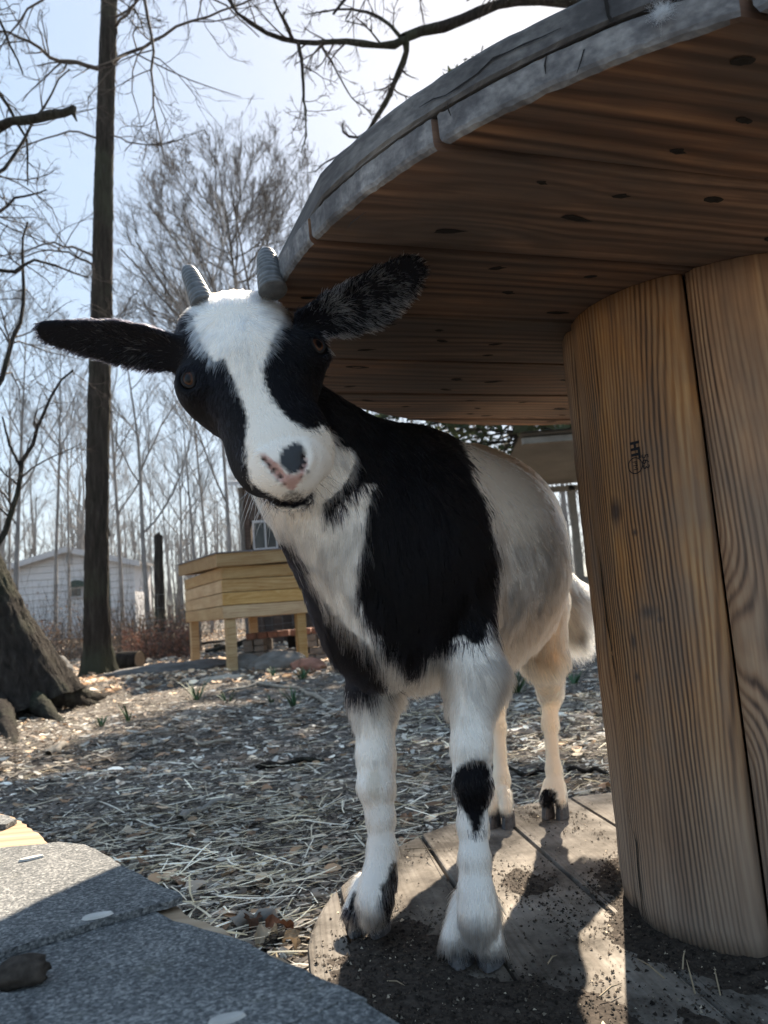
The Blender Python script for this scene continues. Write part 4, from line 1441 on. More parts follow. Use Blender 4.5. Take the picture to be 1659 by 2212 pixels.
# locks: tips of neighbouring hairs draw together
for cell, amt in ((.0060, .55), (.014, .25)):
    jn = np.stack([vnoise(P0, 45, 95), vnoise(P0, 45, 96), vnoise(P0, 45, 97)], 1) * .35
    key = np.floor(P0 / cell + jn).astype(int) * np.array([1, 4001, 16000003]) 
    _, inv = np.unique(key.sum(1), return_inverse=True)
    cnt = np.bincount(inv)
    mt = np.stack([np.bincount(inv, ps[:, 3, d]) / cnt for d in range(3)], 1)[inv]
    C = C * (1 + (.13 if cell < .01 else .07) * rg.normal(0, 1, len(cnt))[inv])[:, None]
    w_ = amt * np.clip(L / .016, .2, 1.0) * rg.uniform(.5, 1.2, NH)
    for j, f in ((1, .15), (2, .55), (3, 1.0)):
        ps[:, j] += (mt - ps[:, 3]) * (w_ * f)[:, None]
ps[..., 2] = np.maximum(ps[..., 2], .0012)
C = np.clip(C, .0015, .95)


def hair_obj(name, ps, rad, col, mat, parent):
    n, k, _ = ps.shape
    cu = bpy.data.hair_curves.new(name)
    cu.add_curves([k] * n)
    cu.attributes['position'].data.foreach_set('vector', ps.astype(np.float32).ravel())
    ra = cu.attributes.get('radius') or cu.attributes.new('radius', 'FLOAT', 'POINT')
    ra.data.foreach_set('value', rad.astype(np.float32).ravel())
    at = cu.attributes.new('hcol', 'FLOAT_COLOR', 'POINT')
    at.data.foreach_set('color', np.repeat(np.concatenate([col, np.ones((n, 1))], 1), k, 0).astype(np.float32).ravel())
    cu.materials.append(mat)
    o = bpy.data.objects.new(name, cu); COL.objects.link(o); o.parent = parent
    return o


t = NT('goat_hair')
at = t.n('Attribute', attribute_name='hcol').outputs['Color']
hb_ = t.n('BsdfHairPrincipled')
hb_.model = 'CHIANG'; hb_.parametrization = 'COLOR'
t.t.links.new(at, hb_.inputs['Color'])
hb_.inputs['Roughness'].default_value = .38
hb_.inputs['Radial Roughness'].default_value = .5
hb_.inputs['IOR'].default_value = 1.29
hb_.inputs['Random Roughness'].default_value = .2
t.t.links.new(hb_.outputs[0], t.out.inputs[0])
M_hair = t.m
rad = np.array([.00026, .00024, .00017, .00005])[None] * rg.uniform(.75, 1.3, (NH, 1))
rad = rad * np.where(kd == 0, .85, 1.0)[:, None] * np.where(vis[fi] > -.35, 1, 1.6)[:, None]
fur = hair_obj('fur', ps, rad, C, M_hair, goat)
tag(fur, kind='stuff')
# whiskers
wp, wc = [], []
for i in range(46):
    s = rg.choice([-1, 1]); x = s * rg.uniform(.008, .03); a_ = rg.uniform(.085, .135)
    b_ = hl(x, a_, -.066 + rg.uniform(-.006, .008))
    d_ = hx_ * s * rg.uniform(.3, 1) - HN * rg.uniform(.4, 1.1) + HA * rg.uniform(-.2, .7); d_ /= np.linalg.norm(d_)
    Lw = rg.uniform(.018, .045)
    wp.append([b_ + d_ * Lw * f - Ug * Lw * .25 * f * f for f in (0, .33, .67, 1)]); wc.append((.55, .53, .5) if rg.random() < .7 else (.05, .05, .05))
wp = np.array(wp)
wh = hair_obj('whiskers', wp, np.tile(np.array([.00022, .0002, .00014, .00005]), (len(wp), 1)), np.array(wc), M_hair, goat)
tag(wh, kind='stuff')

# ---- eyes
t = NT('eye_iris')
v = t.n('TexCoord').outputs['Object']
sp_ = t.n('SeparateXYZ', {0: v})
px_ = t.math('DIVIDE', sp_.outputs[0], .0058); py_ = t.math('DIVIDE', sp_.outputs[1], .0026)
rr2 = t.math('ADD', t.math('POWER', t.math('ABSOLUTE', px_), 4.0), t.math('POWER', t.math('ABSOLUTE', py_), 2.0))
pup = t.ramp(rr2, [(.8, 1.0), (1.0, 0.0)])
rad_ = t.math('SQRT', t.math('ADD', t.math('POWER', sp_.outputs[0], 2.0), t.math('POWER', sp_.outputs[1], 2.0)))
ir = t.ramp(t.math('MULTIPLY', rad_, 100.0), [(.30, (.006, .004, .003)), (.55, (.085, .032, .014)), (.75, (.05, .020, .009)), (.88, (.003, .002, .002))])
t.set(Base_Color=t.mix(pup, ir, (.002, .002, .003)), Roughness=.35)
t.p.inputs['Coat Weight'].default_value = .35
t.p.inputs['Coat IOR'].default_value = 1.36
t.p.inputs['Specular IOR Level'].default_value = .1
t.p.inputs['Coat Roughness'].default_value = .02
M_eye = t.m
M_lid = plain('eyelid_skin', (.006, .005, .0055), .75, var=.2, scale=300)
for c_, out in zip(EYE, EN):
    z = out; x = HA - z * (HA @ z); x = x / np.linalg.norm(x); y = np.cross(z, x)
    x2 = np.cross(y, z)
    # pupil lies along the eye slit, nose to poll
    M = Matrix(((x2[0], y[0], z[0], c_[0]), (x2[1], y[1], z[1], c_[1]), (x2[2], y[2], z[2], c_[2]), (0, 0, 0, 1)))
    b = MB(); n, m = 20, 14
    Vv = [(0.0124 * sin(pi * j / m) * cos(2 * pi * i / n), .0124 * sin(pi * j / m) * sin(2 * pi * i / n), .0124 * cos(pi * j / m)) for j in range(m + 1) for i in range(n)]
    b.add(Vv, [[j * n + i, j * n + (i + 1) % n, (j + 1) * n + (i + 1) % n, (j + 1) * n + i] for j in range(m) for i in range(n)])
    e = b.build('eye', M_eye, goat, smooth=True); e.matrix_local = M
    # lids: a torn-drop ring around the opening
    b = MB(); n, m = 28, 8
    Vv = []
    for i in range(n):
        q = 2 * pi * i / n
        ex, ey = .0092 * cos(q), .0071 * sin(q) * (1 - .15 * cos(q))
        cz = math.sqrt(max(.0127 ** 2 - ex * ex - ey * ey, 1e-8))
        for j in range(m):
            w_ = 2 * pi * j / m
            rr_ = .0018
            k2 = 1 + rr_ * cos(w_) / .0092
            Vv.append((ex * k2, ey * (1 + rr_ * cos(w_) / .0071), cz * .97 + rr_ * sin(w_)))
    b.add(Vv, [[i * m + j, ((i + 1) % n) * m + j, ((i + 1) % n) * m + (j + 1) % m, i * m + (j + 1) % m] for i in range(n) for j in range(m)])
    e2_ = b.build('eyelid', M_lid, goat, smooth=True); e2_.matrix_local = M

# ---- horns
t = NT('horn')
v = t.coords(rnd=False)
nzz = t.noise(v, 90, 4, .6)
t.set(Base_Color=t.ramp(nzz, [(.3, (.055, .058, .062)), (.7, (.16, .165, .17))]), Roughness=.5, Normal=t.bump(nzz, .0005))
M_horn = t.m
def horn(p0, p1, p2, r0, r1, name='horn'):
    pts, rad = [], []
    n = 72
    p0, p1, p2 = map(np.array, (p0, p1, p2))
    for i in range(n + 1):
        f = i / n
        p = p0 * (1 - f) ** 2 + p1 * 2 * f * (1 - f) + p2 * f * f
        env = math.sqrt(max(1 - max(0, (f - .72) / .28) ** 2.2, .003))
        r_ = (r0 + (r1 - r0) * f) * env * (1 + .10 * (abs(sin(f * pi * 11 + .9 * sin(f * 11))) ** .7 - .6) * min(1, (1 - f) * 4 + .25))
        pts.append(p); rad.append(r_)
    b = MB(); b.tube(pts, rad, 24)
    return b.build(name, M_horn, goat, smooth=True)
hA = horn(W(440, 660, .800), W(420, 612, .81), W(403, 576, .828), .0132, .0084)
hB = horn(W(590, 630, .790), W(578, 580, .80), W(575, 539, .818), .0155, .0100)

# ---- hooves
M_hoof = plain('hoof_horn', (.075, .075, .08), .5, var=.5, scale=140, bump=.0008)
def claws(h, w, Lh, fwd=Fg, side=Lg, zt=.026):
    for s in (-1, 1):
        b = MB()
        V_, n, m = [], 12, 5
        for j in range(m + 1):
            f = j / m
            z = .0006 + f * zt
            for i in range(n):
                q = 2 * pi * i / n
                lx = cos(q) * (Lh * (1 - .22 * f)); ly = sin(q) * w * (1 - .15 * f)
                if lx > 0: ly *= 1 - .50 * (lx / Lh) ** 2
                lx2 = lx * (1.12 if lx > 0 else .9) - f * Lh * .38
                p = np.array([h[0], h[1], 0]) + fwd * lx2 + side * (s * w * 1.03 + ly) + fwd * .0 + Ug * z
                V_.append(p)
        b.add(V_, [[j * n + i, j * n + (i + 1) % n, (j + 1) * n + (i + 1) % n, (j + 1) * n + i] for j in range(m) for i in range(n)] + [list(range(n))[::-1], [m * n + i for i in range(n)]])
        b.build('hoof', M_hoof, goat, smooth=False)
    for s in (-1, 1):
        b = MB(); c_ = np.array([h[0], h[1], .036]) - fwd * .030 + side * s * .013
        b.tube([c_ + Ug * .006, c_, c_ - Ug * .007 - fwd * .004], [.0035, .0045, .0015], 8)
        b.build('dewclaw', M_hoof, goat, smooth=True)
fa = np.array([-.25, -.968, 0]); sa_ = np.array([.968, -.25, 0])
claws(FRh + np.array([.0, .012, 0]), .0135, .024, fa, sa_)
claws(FLh + np.array([.0, .010, 0]), .0160, .026, fa, sa_)
claws(HLh, .0125, .021, Fg, Lg); claws(HRh, .0125, .021, Fg, Lg)
# hair tuft over each front hoof is part of the fur; nothing else rests on the feet
# ---------------------------------------------------------------- trees
t = NT('bark')
v = t.coords()
bk = t.noise(t.n('VectorMath', {0: v, 1: (26, 26, 3.5)}, operation='MULTIPLY').outputs[0], 1.0, 6, .65)
bl = t.noise(v, 1.3, 3, .6)
c = t.ramp(bk, [(.30, (.011, .009, .008)), (.55, (.036, .031, .027)), (.78, (.080, .072, .062))])
lich = t.ramp(t.math('ADD', bl, t.math('MULTIPLY', bk, .25)), [(.62, 0.0), (.80, .5)])
c = t.mix(lich, c, (.06, .072, .045))
t.set(Base_Color=c, Roughness=.95, Normal=t.bump(bk, .06, 1.0))
t.p.inputs['Specular IOR Level'].default_value = .1
M_bark = t.m
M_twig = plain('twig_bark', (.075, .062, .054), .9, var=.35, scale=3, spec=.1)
M_fartwig = plain('hazed_twig_bark', (.24, .225, .215), .9, var=.35, scale=2, spec=.1)  # paler than the near twigs: distance glare and haze painted into the colour


def tubes(Ps, Rs, n=4):
    """many polylines of equal length (B,k,3),(B,k) -> verts, quads"""
    B, k, _ = Ps.shape
    T = np.zeros_like(Ps)
    T[:, 1:-1] = Ps[:, 2:] - Ps[:, :-2]; T[:, 0] = Ps[:, 1] - Ps[:, 0]; T[:, -1] = Ps[:, -1] - Ps[:, -2]
    T /= np.linalg.norm(T, axis=-1, keepdims=True) + 1e-12
    ref = np.where(np.abs(T[:, :1, 2:3]) < .8, np.array([0, 0, 1.]), np.array([1., 0, 0]))
    A = np.cross(T, np.broadcast_to(ref, T.shape)); A /= np.linalg.norm(A, axis=-1, keepdims=True) + 1e-12
    Bn = np.cross(T, A)
    q = 2 * pi * np.arange(n) / n
    V = Ps[:, :, None] + Rs[:, :, None, None] * (np.cos(q)[:, None] * A[:, :, None] + np.sin(q)[:, None] * Bn[:, :, None])
    base = (np.arange(B) * k * n)[:, None, None]
    i = np.arange(k - 1)[None, :, None] * n; j = np.arange(n)[None, None]
    a = base + i + j; b = base + i + (j + 1) % n
    F = np.stack([a, b, b + n, a + n], -1).reshape(-1, 4)
    return V.reshape(-1, 3), F


def resample(pts, k):
    pts = np.asarray(pts, float)
    d = np.concatenate([[0], np.cumsum(np.linalg.norm(np.diff(pts, axis=0), axis=1))])
    s = np.linspace(0, d[-1], k)
    # smooth
    out = np.stack([np.interp(s, d, pts[:, i]) for i in range(3)], 1)
    return out


def sprout(P, R, nch, lf, ang, rf, rng, curl=.25, up=.10, t0=.2, t1=1.0, k=6, minr=.0015, droop=0.0):
    """one generation of side branches for parents (B,k,3)"""
    B, kk, _ = P.shape
    idx = np.repeat(np.arange(B), nch)
    n = len(idx)
    t = rng.uniform(t0, t1, n)
    f = t * (kk - 1); i0 = np.minimum(f.astype(int), kk - 2); fr = (f - i0)[:, None]
    p0 = P[idx, i0] * (1 - fr) + P[idx, i0 + 1] * fr
    r0 = R[idx, i0] * (1 - fr[:, 0]) + R[idx, i0 + 1] * fr[:, 0]
    d = P[idx, i0 + 1] - P[idx, i0]; d /= np.linalg.norm(d, axis=1, keepdims=True) + 1e-9
    L = np.linalg.norm(P[idx, -1] - P[idx, 0], axis=1) * lf * rng.uniform(.55, 1.2, n) * (1.15 - .55 * t)
    rnd = rng.normal(size=(n, 3)); rnd -= d * (rnd * d).sum(1, keepdims=True); rnd /= np.linalg.norm(rnd, axis=1, keepdims=True) + 1e-9
    an = rng.normal(ang, .22, n)[:, None]
    dd = d * np.cos(an) + rnd * np.sin(an)
    pts = np.zeros((n, k, 3)); pts[:, 0] = p0
    cv = rng.normal(0, curl, (n, 3))
    cur = dd
    st = (L / (k - 1))[:, None]
    for j in range(1, k):
        cur = cur + cv * (1.6 / k) + rng.normal(0, curl * .45, (n, 3)) + np.array([0, 0, up / (k - 1) * 1.5 - droop / (k - 1)])
        cur /= np.linalg.norm(cur, axis=1, keepdims=True)
        pts[:, j] = pts[:, j - 1] + cur * st
    r = np.maximum(r0 * rf, minr)[:, None] * np.linspace(1, .38, k)[None]
    return pts, np.maximum(r, minr * .6)


def join(lst, ns):
    Vs, Fs, o = [], [], 0
    for (P, R), n in zip(lst, ns):
        V, F = tubes(P, R, n); Vs.append(V); Fs.append(F + o); o += len(V)
    return np.concatenate(Vs), np.concatenate(Fs)


def bark_trunk(name, pts, rad, parent, n=18, k=40, seed=0, flare=None, mat=None, rough_=.05, ridge=None):
    """main stem with an uneven, ridged outline"""
    rng = np.random.default_rng(seed)
    pts = np.asarray(pts, float)
    d = np.concatenate([[0], np.cumsum(np.linalg.norm(np.diff(pts, axis=0), axis=1))])
    s = np.linspace(0, d[-1], k)
    P = np.stack([np.interp(s, d, pts[:, i]) for i in range(3)], 1)
    for _ in range(3): P[1:-1] = (P[:-2] + P[1:-1] * 2 + P[2:]) / 4
    R = np.interp(s, d, rad)
    V, F = tubes(P[None], R[None], n)
    V = V.reshape(k, n, 3)
    q = 2 * pi * np.arange(n) / n
    m = 1 + rough_ * (vnoise(np.stack([np.cos(q)[None] * 1.3 + 0 * s[:, None], np.sin(q)[None] * 1.3 + 0 * s[:, None], s[:, None] * .7 + 0 * q[None]], -1).reshape(-1, 3), 2.2, seed).reshape(k, n)) + rough_ * .5 * rng.normal(size=(k, n)) * .6
    if ridge is not None:
        cnt_, amp_ = ridge
        wv = vnoise(np.stack([np.cos(q)[None] * 2 + 0 * s[:, None], np.sin(q)[None] * 2 + 0 * s[:, None], s[:, None] * 4 + 0 * q[None]], -1).reshape(-1, 3), 1.5, seed + 5).reshape(k, n)
        m = m + amp_ * (np.abs(np.sin(q[None] * cnt_ / 2 + 2.6 * wv)) ** .7 - .5) + amp_ * .6 * (np.sin(s[:, None] * 31 + 7 * wv + q[None] * 3) > .75)
    if flare is not None:
        hgt, amt, lobes, ph_ = flare
        e = np.exp(-(s / hgt))[:, None]
        m = m + e * amt * (np.abs(np.cos(q * lobes / 2 + ph_))[None] ** 1.5)
    V = P[:, None] + (V - P[:, None]) * m[..., None]
    o = link(name, mesh_np(name, V.reshape(-1, 3), F, True), mat or M_bark, parent)
    return o, P, R


def crown(name, lst, ns, mat, parent):
    V, F = join(lst, ns)
    return link(name, mesh_np(name, V, F, False), mat, parent)


def loc_children(root):
    """make child meshes local to a root that stands at its base"""
    off = np.array(root.location[:])
    for ch in root.children:
        if ch.type == 'MESH' and not ch.get('_loc'):
            n = len(ch.data.vertices); a = np.zeros(n * 3, np.float32)
            ch.data.vertices.foreach_get('co', a)
            ch.data.vertices.foreach_set('co', (a.reshape(-1, 3) - off).astype(np.float32).ravel())
            ch.data.update(); ch['_loc'] = 1


rt = np.random.default_rng(17)
# --- slender tree left of the middle
D1 = 8.66
base1 = gw(212, 1456)
D1 = base1[1]
T1 = empty('slender_tree', tuple(base1)); tag(T1, 'tall straight bare tree between the white house and the nest box', 'tree')
tp = [base1 - np.array([0, 0, .06])] + [W(x, y, D1) for x, y in ((211, 1400), (208, 1300), (209, 1150), (211, 1000), (216, 800), (221, 600), (224, 420), (228, 250), (233, 100), (240, -100), (250, -500), (262, -1000))]
sc1 = D1 / FPX
o, P, R = bark_trunk('trunk', tp, [w * sc1 / 2 for w in (74, 56, 49, 48, 46, 46, 43, 41, 38, 37, 34, 26, 10)], T1, n=72, k=260, seed=3, flare=(.16, .30, 5, .4), rough_=.04, ridge=(20, .07))
# loose bark plates down the edge
pl_ = MB()
rp = random.Random(8)
for i in range(46):
    f = rp.uniform(.05, .75); j = int(f * (len(P) - 2)); q = rp.uniform(-.5, .9) if rp.random() < .7 else rp.uniform(0, 6.28)
    c_ = P[j]; r_ = R[j] * 1.03
    dr = np.array([cos(q), sin(q) * -1 if rp.random() < .5 else sin(q), 0])
    tn = np.array([-dr[1], dr[0], 0]); L = rp.uniform(.06, .20); w = rp.uniform(.012, .03); lift_ = rp.uniform(.006, .022)
    b0 = c_ + dr * r_
    pl_.add([b0 - tn * w, b0 + tn * w, b0 + tn * w * .7 + dr * lift_ - np.array([0, 0, L]), b0 - tn * w * .7 + dr * lift_ - np.array([0, 0, L * .9]),
             b0 - tn * w - dr * .006, b0 + tn * w - dr * .006, b0 + tn * w * .7 + dr * (lift_ - .006) - np.array([0, 0, L]), b0 - tn * w * .7 + dr * (lift_ - .006) - np.array([0, 0, L * .9])],
            [(0, 1, 2, 3), (7, 6, 5, 4), (0, 4, 5, 1), (1, 5, 6, 2), (2, 6, 7, 3), (3, 7, 4, 0)])
pb = pl_.build('loose_bark', M_bark, T1); tag(pb, kind='stuff')
def limb(pts, r0, r1, k=12, wob=.02, seed=0):
    r_ = np.random.default_rng(seed)
    P = resample(pts, k)
    L = np.linalg.norm(P[-1] - P[0])
    P[1:-1] += r_.normal(0, wob * L / k * 1.6, (k - 2, 3))
    return P, np.linspace(r0, r1, k)
def px(seq, d0, d1=None):
    d1 = d1 or d0
    n = len(seq)
    return [W(x, y, d0 + (d1 - d0) * i / (n - 1)) for i, (x, y) in enumerate(seq)]
limbs1 = [
    (px([(210, 148), (160, 135), (115, 128), (75, 95), (30, 75), (-40, 60)], D1, D1 - 1.4), .028, .010),
    (px([(242, 140), (285, 112), (335, 90), (395, 55), (470, 28), (560, -10)], D1, D1 - 2.0), .022, .008),
    (px([(245, 60), (290, 10), (320, -60)], D1, D1 - 1), .02, .01),
    (px([(300, -30), (325, 50), (333, 95), (326, 160), (327, 215), (345, 290), (352, 335), (372, 380)], D1 - 1.2, D1 - 1.8), .020, .004),
    (px([(243, 40), (290, 15), (305, 50), (312, 78)], D1, D1 - .5), .016, .006),
    (px([(212, 560), (170, 540), (110, 520), (50, 545), (-30, 560)], D1, D1 + 1.5), .018, .006),
    (px([(205, 575), (150, 545), (90, 540), (40, 560), (0, 530)], D1, D1 + 1.2), .016, .005),
    (px([(232, 290), (290, 310), (345, 312), (400, 295)], D1, D1 - 1), .010, .004),
    (px([(215, 720), (250, 700), (285, 640)], D1, D1 - 1), .008, .003),
    (px([(212, 300), (160, 280), (90, 300), (20, 330), (-50, 380)], D1, D1 + 1), .014, .005),
    (px([(222, -60), (150, -40), (60, 20), (10, 90), (-30, 160)], D1, D1 + 1), .022, .007),
    (px([(250, -120), (340, -90), (430, -30), (520, 40), (560, 80)], D1, D1 - 1), .02, .006)]
LP_ = [limb(p, a, b, 12, .03, 100 + i) for i, (p, a, b) in enumerate(limbs1)]
L0_ = (np.stack([p for p, _ in LP_]), np.stack([r for _, r in LP_]))
L1_ = sprout(*L0_, 10, .42, .75, .55, rt, curl=.30, up=.05, minr=.0045, t0=.15)
L2_ = sprout(*L1_, 4, .55, .7, .6, rt, curl=.40, up=.05, minr=.0032)
L3_ = sprout(*L2_, 2, .6, .6, .7, rt, curl=.45, up=.1, minr=.0026, k=5)
crown('branches', [L0_, L1_, L2_, L3_], [7, 5, 4, 3], M_twig, T1)
loc_children(T1)

# --- the big tree whose limb hangs into the picture from the right
b3 = gw(1470, 1470); D3 = 6.6
b3 = W(1470, 1316, D3); b3[2] = float(gz(b3[0], b3[1]))
T3 = empty('overhanging_tree', tuple(b3)); tag(T3, 'dark bare tree behind the spool core whose forked limb hangs over the goat', 'tree')
o, P, R = bark_trunk('trunk', [b3 - np.array([0, 0, .1]), b3 + np.array([.05, .1, 1.5]), W(1440, 100, D3), W(1420, -500, D3), W(1440, -1300, D3 + .5)], [.34, .24, .21, .17, .10], T3, n=20, k=60, seed=9, flare=(.25, .5, 6, 1.), rough_=.05)
D = 6.0
s3 = D / FPX
limbs3 = [
    (px([(1440, 100), (1330, 20), (1200, 2), (1110, 0), (1060, 12), (1010, 38), (960, 58), (905, 68), (872, 82)], D3, D), 17 * s3, 10.5 * s3),
    (px([(876, 84), (850, 97), (800, 97), (740, 88), (690, 92), (640, 92), (600, 82), (565, 68), (530, 40), (500, 15), (480, -40)], D, D - .4), 8.5 * s3, 3.4 * s3),
    (px([(876, 84), (878, 110), (870, 140), (852, 175), (838, 215), (815, 250), (795, 285), (768, 300), (742, 290), (740, 268)], D, D + .3), 9.0 * s3, 2.2 * s3),
    (px([(795, 285), (770, 308), (735, 335), (700, 352), (680, 372)], D + .2, D + .5), 4.2 * s3, 1.5 * s3),
    (px([(644, 92), (652, 130), (655, 190), (660, 240), (662, 290), (650, 330)], D - .2, D - .4), 4.5 * s3, 1.2 * s3),
    (px([(632, 88), (622, 60), (600, 20), (585, -20)], D - .2, D - .5), 5.0 * s3, 2.5 * s3),
    (px([(690, 92), (715, 130), (738, 175), (762, 215), (800, 240)], D, D + .5), 3.2 * s3, 1.0 * s3),
    (px([(865, 80), (840, 50), (800, 28), (760, 20), (710, 22), (668, 30)], D, D + .4), 5.0 * s3, 1.5 * s3),
    (px([(760, 20), (745, 45), (790, 55)], D + .2, D + .3), 2.2 * s3, 1.2 * s3),
    (px([(1440, -500), (1250, -420), (1050, -330), (900, -160), (760, -60), (640, -10)], D3, D + 1), 20 * s3, 4 * s3),
    (px([(1440, -300), (1300, -330), (1000, -200), (820, -80), (720, 30)], D3, D - .3), 16 * s3, 3 * s3),
    (px([(1430, -600), (1560, -900), (1700, -1300)], D3, D3 + 1), .1, .04),
    (px([(1430, -700), (1300, -1000), (1150, -1500)], D3, D3 - .5), .1, .03),
    (px([(1110, 0), (1075, -14), (1030, -10), (1008, 2)], D, D - .1), 6 * s3, 1.5 * s3)]
LP_ = [limb(p, a, b, 14, .018, 300 + i) for i, (p, a, b) in enumerate(limbs3)]
P_ = np.stack([p for p, _ in LP_]); R_3 = np.stack([r for _, r in LP_])
# swollen knots
R_3 = R_3 * (1 + .10 * np.random.default_rng(4).normal(size=R_3.shape))
L0_ = (P_, R_3)
sel = np.array([1, 2, 4, 5, 6, 7, 9, 10, 11, 12])
L1_ = sprout(P_[sel], R_3[sel], 11, .28, .8, .40, rt, curl=.30, up=.0, minr=.0035, t0=.08)
La_ = sprout(P_[[3, 8, 13]], R_3[[3, 8, 13]], 3, .5, .8, .5, rt, curl=.3, minr=.003)
L2_ = sprout(*L1_, 4, .55, .75, .6, rt, curl=.40, up=.05, minr=.0026)
L3_ = sprout(*L2_, 3, .55, .65, .7, rt, curl=.45, up=.1, minr=.0020, k=5)
crown('branches', [L0_], [12], M_bark, T3)
crown('twigs', [L1_, La_, L2_, L3_], [5, 5, 4, 3], M_twig, T3)
loc_children(T3)

# --- big leaning tree at the left edge
b2 = gw(20, 1545)
T2 = empty('leaning_tree', tuple(b2)); tag(T2, 'thick leaning tree with flared dark roots at the left edge', 'tree')
D2 = b2[1]
tp = [W(62, 1510, D2) - np.array([0, 0, .08]), W(30, 1450, D2), W(-15, 1350, D2), W(-75, 1200, D2), W(-130, 1000, D2), W(-180, 700, D2), W(-240, 300, D2 + .2), W(-300, -300, D2 + .5), W(-280, -900, D2 + .5)]
s2_ = D2 / FPX
o, P, R = bark_trunk('trunk', tp, [94 * s2_, 84 * s2_, 70 * s2_, 62 * s2_, 56 * s2_, 50 * s2_, 44 * s2_, 34 * s2_, 16 * s2_], T2, n=110, k=240, seed=21, flare=(.20, .28, 7, .8), rough_=.04, ridge=(34, .065))
for (seq, c_, rads, sd) in [([(20, 1300), (85, 1400), (140, 1462), (182, 1492)], (228, 1515), (24, 28, 20, 12, 4), 1), ([(-10, 1330), (45, 1440), (82, 1500), (112, 1530)], (150, 1562), (24, 28, 21, 12, 4), 2),
                             ([(-60, 1350), (-25, 1460), (0, 1540), (18, 1580)], (40, 1625), (28, 30, 22, 14, 5), 3), ([(40, 1380), (120, 1440), (175, 1468), (215, 1482)], (255, 1494), (18, 22, 16, 10, 4), 4)]:
    p2 = gw(*c_); n_ = len(seq)
    pts_ = [W(x, y, D2 * (1 - (i_ / n_) ** 2) + p2[1] * (i_ / n_) ** 2) for i_, (x, y) in enumerate(seq)] + [p2 - np.array([0, 0, .03])]
    for i_ in range(1, n_ + 1):
        g_ = float(gz(pts_[i_][0], pts_[i_][1])) + rads[i_] * s2_ * (.35 if i_ >= n_ - 1 else 1.4)
        pts_[i_][2] = min(pts_[i_][2], g_)
    bark_trunk('root', pts_, [q * s2_ for q in rads], T2, n=36, k=70, seed=sd, rough_=.08, ridge=(12, .12))
limbs2 = [
    (px([(-240, 300), (-100, 300), (-20, 282), (25, 262), (70, 256), (105, 250), (135, 246), (158, 236)], D2 + .2, D2 - .3), 17 * s2_, 8 * s2_),
    (px([(158, 244), (166, 262)], D2 - .3, D2 - .3), 5 * s2_, 1.5 * s2_),
    (px([(156, 246), (161, 230)], D2 - .3, D2 - .3), 6 * s2_, 4.5 * s2_),
    (px([(-120, 1000), (-40, 900), (10, 790), (38, 715), (50, 670), (52, 610), (45, 540), (60, 480)], D2, D2 + .8), 8 * s2_, 2.5 * s2_),
    (px([(-80, 1260), (-20, 1200), (12, 1150), (38, 1060), (45, 1010), (75, 950), (98, 880), (130, 820), (158, 800)], D2, D2 + .6), 8 * s2_, 2.5 * s2_),
    (px([(45, 1010), (20, 960), (5, 900)], D2 + .3, D2 + .3), 4 * s2_, 2 * s2_),
    (px([(-200, 500), (-100, 420), (-20, 470), (30, 430), (100, 410)], D2, D2 + 1.0), 8 * s2_, 2 * s2_),
    (px([(-180, 650), (-60, 560), (20, 590), (70, 560), (120, 575), (190, 600)], D2, D2 + 1.0), 7 * s2_, 2 * s2_),
    (px([(-180, 600), (-60, 400), (20, 350), (90, 230), (150, 150)], D2, D2 + 1.2), 7 * s2_, 2 * s2_),
    (px([(-280, 0), (-120, 120), (0, 200), (60, 300), (60, 400)], D2, D2 + 1.2), 8 * s2_, 2 * s2_),
    (px([(-280, -50), (-120, -60), (0, 40), (50, 160)], D2, D2 + .6), 8 * s2_, 2 * s2_)]
LP_ = [limb(p, a, b, 14, .03, 500 + i) for i, (p, a, b) in enumerate(limbs2)]
P_ = np.stack([p for p, _ in LP_]); R_2 = np.stack([r for _, r in LP_])
R_2[0] *= 1 + .12 * np.random.default_rng(4).normal(size=R_2[0].shape)
sel = np.array([3, 4, 6, 7, 8, 9, 10])
L1_ = sprout(P_[sel], R_2[sel], 13, .30, .85, .45, rt, curl=.42, up=.0, minr=.0030, t0=.25)
L2_ = sprout(*L1_, 4, .6, .75, .6, rt, curl=.5, up=.05, minr=.0022)
L3_ = sprout(*L2_, 3, .6, .65, .7, rt, curl=.55, up=.1, minr=.0017, k=5)
crown('branches', [(P_, R_2)], [10], M_bark, T2)
crown('twigs', [L1_, L2_, L3_], [5, 4, 3], M_twig, T2)
loc_children(T2)


